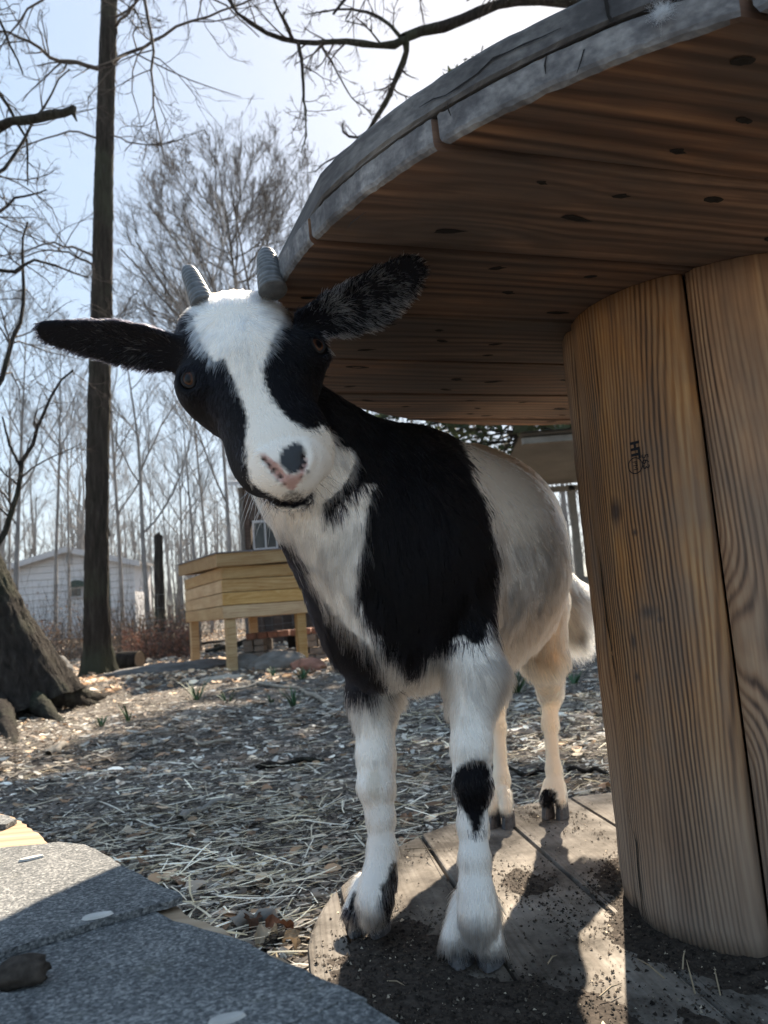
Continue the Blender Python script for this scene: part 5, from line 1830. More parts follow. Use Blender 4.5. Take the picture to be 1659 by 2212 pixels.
# --- round-headed bare tree in the distance
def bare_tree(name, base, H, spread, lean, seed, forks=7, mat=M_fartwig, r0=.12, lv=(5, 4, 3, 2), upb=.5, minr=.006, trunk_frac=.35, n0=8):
    rng = np.random.default_rng(seed)
    root = empty(name, tuple(base))
    base = np.asarray(base)
    top = base + np.array([lean, 0, H])
    tp = [base - np.array([0, 0, .1]), base + np.array([lean * .2, 0, H * .25]), base + np.array([lean * .5 + rng.normal(0, .1), rng.normal(0, .1), H * .55]), top - np.array([0, 0, H * .12])]
    o, P, R = bark_trunk('trunk', tp, [r0 * 1.25, r0 * .95, r0 * .6, r0 * .15], root, n=10, k=24, seed=seed, mat=M_bark if mat is M_twig else mat)
    P0_ = resample(P, 12)[None]; R0_ = np.interp(np.linspace(0, 1, 12), np.linspace(0, 1, len(R)), R)[None]
    n = forks
    t = np.sort(rng.uniform(trunk_frac, .98, n))
    f = t * 11; i0 = f.astype(int)
    p = P0_[0, i0] + (P0_[0, np.minimum(i0 + 1, 11)] - P0_[0, i0]) * (f - i0)[:, None]
    az = rng.uniform(0, 2 * pi) + np.arange(n) * 2.4
    k = 8
    pts = np.zeros((n, k, 3)); pts[:, 0] = p
    L = spread * rng.uniform(.75, 1.15, n) * (1.25 - .65 * (t - trunk_frac) / (1 - trunk_frac))
    cur = np.stack([np.cos(az), np.sin(az), np.full(n, upb) + t * .5], 1)
    for j in range(1, k):
        cur = cur / np.linalg.norm(cur, axis=1, keepdims=True) + np.array([0, 0, .10]) + rng.normal(0, .10, (n, 3))
        cur /= np.linalg.norm(cur, axis=1, keepdims=True)
        pts[:, j] = pts[:, j - 1] + cur * (L / (k - 1))[:, None]
    rr_ = (R0_[0, i0] * .6)[:, None] * np.linspace(1, .35, k)[None]
    A = (pts, rr_)
    B = sprout(*A, lv[0], .55, .55, .55, rng, curl=.16, up=.3, minr=minr, t0=.15)
    C_ = sprout(*B, lv[1], .55, .5, .6, rng, curl=.18, up=.3, minr=minr * .8, k=5)
    D_ = sprout(*C_, lv[2], .55, .5, .7, rng, curl=.2, up=.3, minr=minr * .65, k=4)
    ls = [A, B, C_, D_]; ns = [5, 4, 3, 3]
    if lv[3]:
        ls.append(sprout(*D_, lv[3], .6, .5, .7, rng, curl=.2, up=.3, minr=minr * .55, k=3)); ns.append(3)
    crown('crown', ls, ns, mat, root)
    loc_children(root)
    return root
DT = 26.0
bt = W(567, 1330, DT); bt[2] = float(gz(bt[0], bt[1]))
Ht = (W(520, 262, DT)[2] - bt[2])
T4 = bare_tree('round_crowned_tree', bt, Ht * .93, 4.9, -.5, 44, forks=36, r0=.14, lv=(10, 8, 5, 2), trunk_frac=.50, upb=.10, minr=.0080, mat=M_twig)
tag(T4, 'bare tree with a dense round crown rising above the goat horns', 'tree')

# --- the wood behind: trunks that can be told apart, each a thing
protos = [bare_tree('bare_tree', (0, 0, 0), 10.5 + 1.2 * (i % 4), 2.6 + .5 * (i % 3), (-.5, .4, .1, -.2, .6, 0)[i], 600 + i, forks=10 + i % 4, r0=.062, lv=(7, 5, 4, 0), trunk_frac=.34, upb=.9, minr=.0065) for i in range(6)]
rw = np.random.default_rng(31)
spots = [(30, 17), (118, 20), (150, 26), (265, 23), (322, 17), (395, 20), (430, 17), (458, 24), (505, 17), (20, 28), (545, 22), (590, 27), (-60, 16), (-120, 20), 
         (640, 26), (690, 20), (735, 30), (790, 24), (850, 21), (910, 28), (980, 22), (1060, 30), (1130, 25), (1190, 19), (1232, 24), (1245, 17), (1290, 28), (1380, 22), (1470, 30), (1560, 24), (1660, 19), (1760, 26), (-200, 27), (-320, 22), (240, 33), (180, 36), (520, 38), (60, 40), (340, 42), (450, 44), (130, 46), (580, 36), (280, 48)]
adj = ['slim', 'stout', 'leaning', 'forked', 'tall', 'short', 'crooked', 'straight']
for i, (pxx, d) in enumerate(spots):
    pr_ = protos[i % 6]
    p = W(pxx, 1330, d); p[2] = float(gz(p[0], p[1]))
    root = pr_.copy() if i >= 6 else pr_
    if i >= 6:
        COL.objects.link(root)
        for ch in pr_.children:
            c_ = ch.copy(); COL.objects.link(c_); c_.parent = root
    root.location = p
    s = rw.uniform(.72, 1.0) * (.9 if d < 22 else 1.08)
    if 380 < pxx < 640 : s *= .86
    root.scale = (s, s, s * rw.uniform(.9, 1.1)); root.rotation_euler = (0, 0, rw.uniform(0, 6.28))
    where = [(-1e9, 0, 'past the left edge, in the wood behind the white house'), (0, 180, 'in the wood left of the slender tree'), (180, 345, 'in the wood between the slender tree and the dead snag'), (345, 440, 'in the wood between the dead snag and the nest box'),
             (440, 530, 'in the wood rising behind the nest box lid'), (530, 660, 'in the wood behind the brown shed'), (660, 1215, 'in the wood hidden behind the goat'), (1215, 1e9, 'in the wood past the spool core')]
    zone = [w3 for w3 in where if w3[0] <= pxx < w3[1]][0]
    same = sorted(q[0] for q in spots if zone[0] <= q[0] < zone[1])
    nth = ['leftmost', 'second', 'third', 'fourth', 'fifth', 'sixth', 'seventh', 'eighth', 'ninth', 'tenth', 'eleventh', 'twelfth'][same.index(pxx)]
    tag(root, nth + ' bare tree ' + zone[2], 'tree', group='bare trees of the wood behind the yard')

# added evergreen, unseen behind the spool top, shaped to keep sun off the yard
M_needle = vcol('evergreen_needles', .7, trans=.15)
def evergreen(base, H, rad_prof, seed, lab, n=15000, zb=2.6):
    r = np.random.default_rng(seed)
    root = empty('added_shade_evergreen', tuple(base)); tag(root, lab, 'tree')
    bark_trunk('trunk', [(0, 0, -.1), (.05, 0, H * .5), (0, 0, H * .97)], [.16, .10, .02], root, n=10, k=24, seed=seed)
    m = 420
    z = zb + (H - zb) * r.random(m) ** .9
    az = r.uniform(0, 6.28, m); rr_ = np.interp(z / H, [p[0] for p in rad_prof], [p[1] for p in rad_prof]) * r.uniform(.75, 1.1, m)
    d_ = np.stack([np.cos(az), np.sin(az), r.normal(-.08, .12, m)], 1)
    k = np.linspace(0, 1, 5)
    P_ = np.stack([0 * z, 0 * z, z], 1)[:, None] + d_[:, None] * (rr_[:, None] * k[None])[..., None] - np.array([0, 0, .25]) * (k ** 2)[None, :, None] * (rr_[:, None, None] * .3)
    V, F = tubes(P_, np.linspace(.02, .005, 5)[None].repeat(m, 0), 3)
    link('limbs', mesh_np('limbs', V, F), M_bark, root)
    b = r.integers(0, m, n); t_ = r.uniform(.25, 1.05, n)
    f = np.minimum(t_, .999) * 4; i0 = f.astype(int)
    c_ = P_[b, i0] + (P_[b, i0 + 1] - P_[b, i0]) * (f - i0)[:, None] + r.normal(0, .09, (n, 3))
    s_ = r.uniform(.05, .11, n)
    a = d_[b] + r.normal(0, .6, (n, 3)); a /= np.linalg.norm(a, axis=1, keepdims=True)
    q = np.cross(a, r.normal(size=(n, 3))); q /= np.linalg.norm(q, axis=1, keepdims=True)
    V = np.stack([c_ - a * s_[:, None], c_ + q * s_[:, None] * .4, c_ + a * s_[:, None], c_ - q * s_[:, None] * .4], 1).reshape(-1, 3)
    cc = np.array([(.030, .045, .024), (.045, .062, .030), (.06, .075, .04)])[r.integers(0, 3, n)] * r.uniform(.7, 1.3, (n, 1))
    link('crown', mesh_np('crown', V, np.arange(4 * n).reshape(n, 4), False, np.concatenate([np.repeat(cc, 4, 0), np.ones((4 * n, 1))], 1)), M_needle, root)
evergreen((1.95, 10.4, float(gz(1.95, 10.4))), 8.15, [(.2, 2.3), (.5, 2.1), (.75, 1.5), (.9, 1.0), (.97, .6), (1.0, .3)], 5, 'added evergreen, unseen behind the spool top, that shades the yard', n=11000)

# distant tree line that reads as one grey mass
rng = np.random.default_rng(91)
n = 1100
az = rng.uniform(-1.25, 1.25, n); dist = rng.uniform(45, 90, n)
b = np.stack([np.sin(az) * dist, np.cos(az) * dist, 0 * az], 1); b[:, 2] = gz(b[:, 0], b[:, 1]) - .2
H_ = rng.uniform(5, 11, n)
k = 5
P_ = b[:, None] + np.linspace(0, 1, k)[None, :, None] * np.array([0, 0, 1.]) * H_[:, None, None] + np.cumsum(rng.normal(0, .12, (n, k, 3)) * np.array([1, 1, 0]), 1)
A = (P_, (rng.uniform(.06, .14, n))[:, None] * np.linspace(1, .3, k)[None])
B = sprout(*A, 7, .35, .6, .5, rng, curl=.15, up=.4, minr=.02, k=4, t0=.25)
C_ = sprout(*B, 4, .5, .5, .6, rng, curl=.2, up=.3, minr=.016, k=3)
V, F = join([A, B, C_], [3, 3, 3])
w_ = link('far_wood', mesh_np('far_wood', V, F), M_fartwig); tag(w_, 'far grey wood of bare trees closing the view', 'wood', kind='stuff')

# --- undergrowth: dry leaves still on brush, by the fence line
def brush(pxr, dr, h, n, cols, seed, rad_=None):
    r = np.random.default_rng(seed)
    px_ = r.uniform(*pxr, n); d = r.uniform(*dr, n)
    x = (px_ - 829.5) / FPX * d; y = d
    cl_ = np.clip(.6 + .6 * vnoise(np.stack([x, y, 0 * x], 1), 1.3, seed), .05, 1.3)
    z = gz(x, y) + h * cl_ * r.random(n) ** 1.3
    c = np.stack([x, y, z], 1)
    s = r.uniform(.012, .035, n)
    a = r.normal(size=(n, 3)); a /= np.linalg.norm(a, axis=1, keepdims=True)
    b = np.cross(a, r.normal(size=(n, 3))); b /= np.linalg.norm(b, axis=1, keepdims=True)
    V = np.stack([c - a * s[:, None], c + b * s[:, None] * .6, c + a * s[:, None], c - b * s[:, None] * .6], 1).reshape(-1, 3)
    F = np.arange(4 * n).reshape(n, 4)
    cc = np.array(cols)[r.integers(0, len(cols), n)] * r.uniform(.6, 1.3, (n, 1))
    m = n // 10
    st = np.stack([x[:m], y[:m], gz(x[:m], y[:m])], 1)
    dr_ = r.normal(0, .35, (m, 3)) + np.array([0, 0, 1.]); dr_[:, 2] = np.abs(dr_[:, 2])
    kk = np.linspace(0, 1, 4)
    PP = st[:, None] + dr_[:, None] * kk[None, :, None] * h * cl_[:m, None, None] * 1.25 + np.cumsum(r.normal(0, .03, (m, 4, 3)), 1)
    V2, F2 = tubes(PP, np.full((m, 4), .004) * np.linspace(1, .5, 4)[None], 3)
    cc2 = np.tile(np.array([.11, .09, .075]), (len(V2), 1)) * r.uniform(.7, 1.2, (len(V2), 1))
    Vv = np.concatenate([V, V2]); Ff = np.concatenate([F, F2 + len(V)])
    Cc = np.concatenate([np.repeat(cc, 4, 0), cc2]); Cc = np.concatenate([Cc, np.ones((len(Cc), 1))], 1)
    return Vv, Ff, Cc
BR = [(.28, .17, .11), (.20, .11, .07), (.36, .27, .19), (.15, .10, .07), (.30, .22, .16)]
lay('undergrowth', [brush((60, 420), (11.5, 15), .85, 5200, BR, 1), brush((250, 410), (10.6, 12), .60, 2600, [(.30, .15, .10), (.22, .11, .08)], 2), brush((-500, 900), (16, 24), 1.3, 9000, BR + [(.12, .12, .08)], 3),
                    brush((700, 2200), (13, 22), 1.2, 8000, BR, 4)], M_lit, 'dry brown brush with dead leaves along the back of the yard', 'undergrowth')
rg2 = np.random.default_rng(3)
# ---------------------------------------------------------------- white house
M_white = plain('white_siding', (.62, .62, .64), .7, var=.06, scale=6)
M_trim = plain('roof_edge', (.50, .51, .54), .6, var=.1)
M_roof = plain('grey_roof', (.14, .14, .15), .9)
M_green = plain('dark_green_paint', (.015, .045, .035), .45)
M_darkg = plain('dark_glass', (.02, .025, .03), .12, spec=.6)
DH = 30.0
hz = lambda pxx, py, d=DH: W(pxx, py, d)
pL, pR, pT = hz(-12, 1236), hz(290, 1226), hz(150, 1190)
base = float(gz(pL[0], DH)) - .3
house = empty('white_house', (pT[0], DH, base)); tag(house, 'low white gabled house beyond the fence at the left', 'house')
xL, xR, xT = pL[0], pR[0], pT[0]; zE = .5 * (pL[2] + pR[2]) + .05; zT = pT[2]
dep = 2.0
# walls: horizontal lap siding boards, each a piece of the gable
nb_ = 14
hgt = zT - base
for i in range(nb_):
    z0 = base + hgt * i / nb_; z1 = base + hgt * (i + 1) / nb_ - .012
    def xr(z):
        if z <= zE: return xL, xR
        f = (z - zE) / (zT - zE); return xL + (xT - xL) * f, xR + (xT - xR) * f
    a0, b0 = xr(z0); a1, b1 = xr(z1)
    if b0 - a0 < .2: break
    m = MB(); off = np.array([house.location.x, house.location.y, base])
    V = [(a0, DH - .03, z0), (b0, DH - .03, z0), (b1, DH, z1), (a1, DH, z1), (a0, DH + .06, z0), (b0, DH + .06, z0), (b1, DH + .06, z1), (a1, DH + .06, z1)]
    m.add([np.array(q) - off for q in V], [(0, 1, 2, 3), (7, 6, 5, 4), (0, 4, 5, 1), (3, 2, 6, 7), (0, 3, 7, 4), (1, 5, 6, 2)])
    m.build('siding_board', M_white, house)
m = MB()
V = [(xL, DH + .062, base), (xR, DH + .062, base), (xR, DH + dep, base), (xL, DH + dep, base), (xL, DH + .062, zE), (xR, DH + .062, zE), (xR, DH + dep, zE), (xL, DH + dep, zE), (xT, DH + .062, zT - .03), (xT, DH + dep, zT - .03)]
m.add([np.array(q) - off for q in V], [(0, 3, 7, 4), (1, 5, 6, 2), (2, 6, 9, 7, 3), (0, 4, 8, 5, 1)])
m.build('wall', M_white, house)
for sx_, (xe, lab) in ((-1, (xL, 0)), (1, (xR, 1))):
    m = MB(); d_ = np.array([xe - xT, 0, zE - zT]); d_ /= np.linalg.norm(d_)
    e = np.array([xe, 0, zE]) + d_ * .35
    n_ = np.array([0, 0, .10])
    A = np.array([xT, DH - .35, zT + .02]); B = np.array([e[0], DH - .35, e[2] + .02]); Cc = B + np.array([0, dep + .7, 0]); Dd = A + np.array([0, dep + .7, 0])
    m.add([q - off for q in (A, B, Cc, Dd, A + n_, B + n_, Cc + n_, Dd + n_)], [(0, 1, 2, 3), (7, 6, 5, 4), (1, 5, 6, 2), (3, 2, 6, 7), (0, 3, 7, 4)])
    m.build('roof', M_roof, house)
    m = MB(); f0, f1 = A + np.array([0, -.03, -.10]), B + np.array([0, -.03, -.10])
    m.add([q - off for q in (f0, f1, f1 + np.array([0, 0, .22]), f0 + np.array([0, 0, .22]), f0 + np.array([0, .026, 0]), f1 + np.array([0, .026, 0]), f1 + np.array([0, .026, .22]), f0 + np.array([0, .026, .22]))], [(0, 1, 2, 3), (7, 6, 5, 4), (0, 4, 5, 1), (3, 2, 6, 7), (1, 5, 6, 2), (0, 3, 7, 4)])
    m.build('fascia', M_trim, house)
def hbox(name, px0, py0, px1, py1, mat, parent, d=DH - .10, th=.08):
    a, b_ = hz(px0, py0, d), hz(px1, py1, d)
    m = MB(); m.box((min(a[0], b_[0]) - off[0], d - off[1], min(a[2], b_[2]) - off[2]), (max(a[0], b_[0]) - off[0], d + th - off[1], max(a[2], b_[2]) - off[2]))
    return m.build(name, mat, parent)
hbox('vent', 141, 1198, 154, 1217, M_trim, house)
for q in range(4): hbox('vent_slat', 143, 1200 + q * 4, 152, 1202 + q * 4, M_darkg, house, d=DH - .125, th=.02)
# dark awning over a small window unit
m = MB(); c0 = hz(164, 1268, DH - .35); R0 = 17 / FPX * DH
Vv = []
for j in range(2):
    for i in range(11):
        q = pi * i / 10
        Vv.append((c0[0] + R0 * cos(q) - off[0], c0[1] + j * .3 - off[1], c0[2] + R0 * .9 * sin(q) - off[2]))
m.add(Vv, [[i, i + 1, i + 12, i + 11] for i in range(10)] + [list(range(11))]); m.build('awning', M_green, house)
f = hbox('window_frame', 150, 1270, 178, 1290, M_trim, house, d=DH - .16)
hbox('pane', 153, 1273, 175, 1287, M_darkg, house, d=DH - .18, th=.015)

# ---------------------------------------------------------------- fence line
M_wire = plain('fence_wire', (.22, .23, .24), .4, .8)
gp = gw(240, 1392); dT = gp[1]
tpost = empty('green_post', tuple(gp)); tag(tpost, 'thin dark green metal post beside the slender tree trunk', 'post')
ht_ = W(239, 1226, dT)[2] - gp[2]
m = MB(); m.box((-.020, -.004, -.1), (.020, .004, ht_)); m.box((-.004, .0045, -.1), (.004, .032, ht_)); m.build('post_stem', M_green, tpost)
m = MB(); [m.box((-.006, -.012, z), (.006, -.0045, z + .012)) for z in np.arange(.1, ht_ - .03, .06)]; m.build('stud', M_green, tpost)
dp = gw(345, 1360); dp = W(345, 1345, 12.5); dp[2] = float(gz(dp[0], dp[1]))
dead = empty('dead_snag', tuple(dp)); tag(dead, 'dark broken snag standing alone right of the white house', 'snag')
zt_ = W(346, 1156, 12.5)[2]
o, P, R = bark_trunk('trunk', [dp - np.array([0, 0, .1]), dp + np.array([.02, 0, (zt_ - dp[2]) * .5]), np.array([dp[0] + .03, dp[1], zt_])], [.10, .078, .066], dead, n=12, k=26, seed=5, rough_=.12)
top_ = P[-1]; m = MB(); m.tube([top_ - np.array([0, 0, .02]), top_ + np.array([.012, 0, .05])], [.062, .012], 8); m.build('splinter', M_bark, dead)
loc_children(dead)
fence = empty('wire_fence', (W(-200, 1340, 12)[0], 11.2, ZG)); tag(fence, 'rusty wire mesh fence in front of the brush at the left', 'fence')
fo = np.array(fence.location[:])
x0, x1 = W(-260, 1340, 11.2)[0], W(640, 1340, 11.2)[0]
ww = [];
for z in (.05, .20, .35, .52, .70, .90): ww.append(np.stack([np.linspace(x0, x1, 12), np.full(12, 11.2) + .02 * np.sin(np.arange(12)), gz(np.linspace(x0, x1, 12), np.full(12, 11.2)) + z + .012 * np.sin(np.arange(12) * 2.1 + z * 9)], 1))
V, F = tubes(np.array(ww) - fo, np.full((6, 12), .0022), 3); wo = link('horizontal_wires', mesh_np('wires', V, F), M_wire, fence); tag(wo, kind='stuff')
xs = np.arange(x0, x1, .15); vv = np.stack([np.stack([xs, 0 * xs + 11.2, gz(xs, 0 * xs + 11.2) + z], 1) for z in (.04, .47, .91)], 1)
V, F = tubes(vv - fo, np.full((len(xs), 3), .0018), 3); wo = link('upright_wires', mesh_np('stays', V, F), M_wire, fence); tag(wo, kind='stuff')

# ---------------------------------------------------------------- pine nest box on legs
A0 = gw(503, 1449); B0 = gw(424, 1437)
u = (B0 - A0); u[2] = 0; Ln = np.linalg.norm(u); u /= Ln
w = np.array([u[1], -u[0], 0])
if w[0] < 0: w = -w
Wd = .80
A0 = A0 - u * .06 - w * .06
Ln += .12
box = empty('nest_box', tuple(A0)); tag(box, 'new yellow pine nest box on square legs beyond the yard', 'nest box')
box.rotation_euler = (0, 0, math.atan2(w[1], w[0]))          # local X along the right face, local Y along the left face
gb = float(A0[2])
zb0 = W(497, 1336, A0[1])[2] - gb; zb1 = W(497, 1222, A0[1])[2] - gb; zl = W(497, 1196, A0[1])[2] - gb
def bx(name, lo_, hi_, mat, parent=box, bev=.004, lab=None):
    m = MB(); m.box(lo_, hi_, bev=bev); o = m.build(name, mat, parent)
    if lab: o['label'] = lab
    return o
for (x, y) in ((.055, .055), (Wd - .055, .055), (.055, Ln - .055), (Wd - .055, Ln - .055)):
    bx('leg', (x - .045, y - .045, -.15), (x + .045, y + .045, zb1 - .02), M_pine)
nbd = 4; hb_d = (zb1 - zb0) / nbd
for i in range(nbd):
    z0 = zb0 + hb_d * i; z1 = z0 + hb_d - .006
    bx('board', (-.020, -.020 - .001 * i, z0), (Wd + .02, .006, z1), M_pine)
    bx('board', (-.020, Ln - .006, z0), (Wd + .02, Ln + .02, z1), M_pine)
    for xx in (-.020, Wd - .006):
        m = MB(); m.box((0, 0, 0), (Ln - .016, hb_d - .006, .026), bev=.004); o = m.build('board', M_pine, box)
        o.matrix_local = Matrix(((0, 0, 1, xx), (1, 0, 0, .008), (0, 1, 0, z0), (0, 0, 0, 1)))
bx('floor_board', (.0, .01, zb0 + .01), (Wd - .01, Ln - .01, zb0 + .03), M_pine)
# sloping lid with a fascia frame and dark felt on top
sl = .06
m = MB(); m.add([(-.07, -.07, zb1 - .010), (Wd + .07, -.07, zb1 + .02), (Wd + .07, Ln + .07, zb1 + .02 + sl), (-.07, Ln + .07, zb1 - .010 + sl), (-.07, -.07, zl), (Wd + .07, -.07, zl + .03), (Wd + .07, Ln + .07, zl + .03 + sl), (-.07, Ln + .07, zl + sl)],
              [(0, 3, 2, 1), (4, 5, 6, 7), (0, 1, 5, 4), (1, 2, 6, 5), (2, 3, 7, 6), (3, 0, 4, 7)]); m.build('lid', M_pine, box)
m = MB(); m.add([(-.085, -.085, zl + .002), (Wd + .085, -.085, zl + .032), (Wd + .085, Ln + .085, zl + .032 + sl), (-.085, Ln + .085, zl + .002 + sl), (-.085, -.085, zl + .012), (Wd + .085, -.085, zl + .042), (Wd + .085, Ln + .085, zl + .042 + sl), (-.085, Ln + .085, zl + .012 + sl)],
              [(0, 3, 2, 1), (4, 5, 6, 7), (0, 1, 5, 4), (1, 2, 6, 5), (2, 3, 7, 6), (3, 0, 4, 7)]); m.build('roofing_felt', M_roof, box)

# ---------------------------------------------------------------- block and brick fireplace behind the box
M_brick = plain('old_brick', (.24, .115, .080), .9, var=.35, scale=14, bump=.002)
M_block = plain('grey_block', (.20, .17, .145), .92, var=.3, scale=18, bump=.003)
M_stone = plain('field_stone', (.15, .135, .12), .9, var=.4, scale=9, bump=.004)
M_flat = plain('flat_grey_stone', (.125, .120, .115), .9, var=.3, scale=7, bump=.004)
fp0 = gw(612, 1445); dF = fp0[1] + .9
fl_ = W(612, 1440, dF); fl_[2] = float(gz(fl_[0], fl_[1]))
fire = empty('block_fireplace', tuple(fl_)); tag(fire, 'low fireplace of stacked blocks with a red lintel behind the nest box', 'fireplace')
kf_ = dF / FPX
def fb(name, x0, y0, x1, y1, mat, dep=.28, dy=0.0):
    """box given in picture units relative to the fireplace foot"""
    X0, X1 = (x0 - 612) * kf_, (x1 - 612) * kf_
    Z0, Z1 = (1447 - y1) * kf_, (1447 - y0) * kf_
    rb = random.Random(int(x0 * 3 + y0))
    m = MB(); m.box((X0 + .004, dy, Z0 + .003), (X1 - .004, dy + dep, Z1 - .003), M=Matrix.Rotation(rb.uniform(-.02, .02), 4, 'Y'), bev=.008); return m.build(name, mat, fire)
for y0, y1 in ((1432, 1447), (1418, 1432)):
    x = 528
    off_ = 0 if y0 == 1432 else -12
    while x + off_ < 705: fb('block', x + off_, y0, x + off_ + 30, y1, M_block); x += 30.5
for y0, y1 in ((1404, 1418), (1390, 1404)):
    for xx in (528, 551, 640, 665, 690): fb('block', xx, y0, xx + 22.5, y1, M_block)
fb('rear_panel', 574, 1392, 585, 1417, M_block, .1, .2); fb('rear_panel', 618, 1390, 640, 1417, M_hole, .1, .2)
x = 536
for i in range(7): fb('brick', x, 1376, x + 23, 1390, M_brick); x += 23.4
def rock(px_, py_, r, seed, sc, lab, mat=None, name='rock', dz=.3, cat='rock', d=None):
    p = gw(px_, py_)
    o = lump(name, (p[0], p[1], p[2] + r * sc[2] * dz), r, seed, mat or M_stone, sc, n=4, amp=.22, freq=1.1)
    o.rotation_euler = (0, 0, random.Random(seed).uniform(-.5, .5))
    tag(o, lab, cat)
    return o
rock(535, 1444, .13, 11, (1.3, .9, .7), 'rounded brown stone left of the fireplace foot')
rock(562, 1447, .10, 12, (1.0, .8, .75), 'small tan stone in the gap before the fireplace')
rock(612, 1444, .20, 13, (1.5, .9, .65), 'long low stone in front of the fireplace opening')
rock(668, 1448, .13, 14, (1.3, .9, .6), 'reddish stone at the fireplace corner by the goat chest', M_brick)
rock(352, 1454, .34, 15, (2.0, 1.1, .26), 'broad flat grey slab lying right of the slender tree', M_flat, 'stone_slab', .2, 'slab')
rock(444, 1443, .26, 16, (1.7, .9, .28), 'thin flat slab between the two nest box legs', M_flat, 'stone_slab', .3, 'slab')
rock(485, 1470, .12, 17, (1.8, .6, .25), 'pale flat stone on the chips before the nest box', plain('pale_stone', (.38, .33, .27), .9))
rock(118, 1478, .16, 18, (1.0, .8, 1.2), 'grey stone wedged between the roots of the leaning tree', M_flat, dz=.35)
rock(137, 1492, .11, 19, (.9, .8, .9), 'brown stone lower down between the tree roots', M_brick, dz=.3)
# cut log by the slender tree
lg = gw(278, 1446)
logo = empty('cut_log', tuple(lg)); tag(logo, 'short cut log with pale end lying at the foot of the slender tree', 'log')
rl = .105
bark_trunk('trunk', [lg + np.array([-.12, .1, rl]), lg + np.array([.14, -.03, rl])], [rl, rl * .95], logo, n=16, k=10, seed=7, rough_=.05); loc_children(logo)
M_cut = plain('cut_wood', (.17, .13, .09), .85, var=.2, scale=25)
m = MB(); m.tube([np.array([.142, -.031, rl]), np.array([.148, -.033, rl])], [rl * .93, rl * .90], 16); m.build('cut_end', M_cut, logo)
# heap of branches beyond
rng = np.random.default_rng(66)
for i in range(9):
    a = gw(rng.uniform(270, 470), rng.uniform(1395, 1415)); L = rng.uniform(.5, 1.3)
    d_ = np.array([1, rng.normal(0, .3), rng.normal(0, .10)]); P_, R_p = limb([a + np.array([0, 0, .04]), a + d_ * L + np.array([0, 0, .05 + .08 * rng.random()])], .028, .012, 8, .08, 700 + i)
    V, F = tubes(P_[None], R_p[None], 7); o = link('fallen_branch', mesh_np('fallen_branch', V, F, True), M_bark)
    tag(o, ['longest', 'thin', 'stout', 'short', 'bent', 'low', 'high', 'farther', 'nearer'][i] + ' fallen branch in the brush heap between the slender tree and the nest box', 'branch', group='fallen branches in the brush')

# ---------------------------------------------------------------- brown shed with a window behind the goat's chin
ds = 13.0
sL = W(532, 1330, ds); sT = W(535, 1052, ds)[2]
sb = float(gz(sL[0], ds)); sw = 2.1
shed = empty('brown_shed', (sL[0], ds, sb)); tag(shed, 'dark brown board shed with a small window behind the nest box', 'shed')
hs = sT - sb
nB = 14
wx0, wx1 = (560 - 532) / FPX * ds, (606 - 532) / FPX * ds
wz0, wz1 = W(560, 1186, ds)[2] - sb, W(560, 1128, ds)[2] - sb
for i in range(nB):
    a, b_ = sw * i / nB + .003, sw * (i + 1) / nB - .003
    if b_ > wx0 and a < wx1:
        bx('wall_board', (a, 0, -.2), (b_, .03, wz0 - .01), M_shedwood, shed); bx('wall_board', (a, 0, wz1 + .01), (b_, .03, hs), M_shedwood, shed)
    else: bx('wall_board', (a, 0 + .002 * (i % 2), -.2), (b_, .03, hs), M_shedwood, shed)
bx('side_wall', (0, .034, -.2), (.03, 1.8, hs - .02), M_shedwood, shed); bx('side_wall', (sw - .03, .034, -.2), (sw, 1.8, hs - .02), M_shedwood, shed); bx('rear_wall', (.032, 1.77, -.2), (sw - .032, 1.8, hs - .02), M_shedwood, shed)
bx('corner_trim', (-.02, -.025, -.2), (.05, -.002, hs), plain('grey_trim', (.12, .11, .10)), shed)
fr_ = bx('window_frame', (wx0 - .03, -.03, wz1 - .012), (wx1 + .03, -.004, wz1 + .03), M_trim, shed)
bx('window_frame', (wx0 - .03, -.03, wz0 - .03), (wx1 + .03, -.004, wz0 + .01), M_trim, shed)
for xx in (wx0 - .03, (wx0 + wx1) / 2 - .01, wx1): bx('window_frame', (xx, -.028, wz0 + .012), (xx + .025, -.006, wz1 - .014), M_trim, shed)
bx('pane', (wx0, .0, wz0), (wx1, .012, wz1), M_darkg, shed, bev=0)
m = MB(); m.add([(-.15, -.2, hs + .02), (sw + .15, -.2, hs + .02), (sw + .15, 2.0, hs + .45), (-.15, 2.0, hs + .45), (-.15, -.2, hs + .08), (sw + .15, -.2, hs + .08), (sw + .15, 2.0, hs + .51), (-.15, 2.0, hs + .51)], [(0, 3, 2, 1), (4, 5, 6, 7), (0, 1, 5, 4), (1, 2, 6, 5), (2, 3, 7, 6), (3, 0, 4, 7)]); m.build('roof', M_trim, shed)

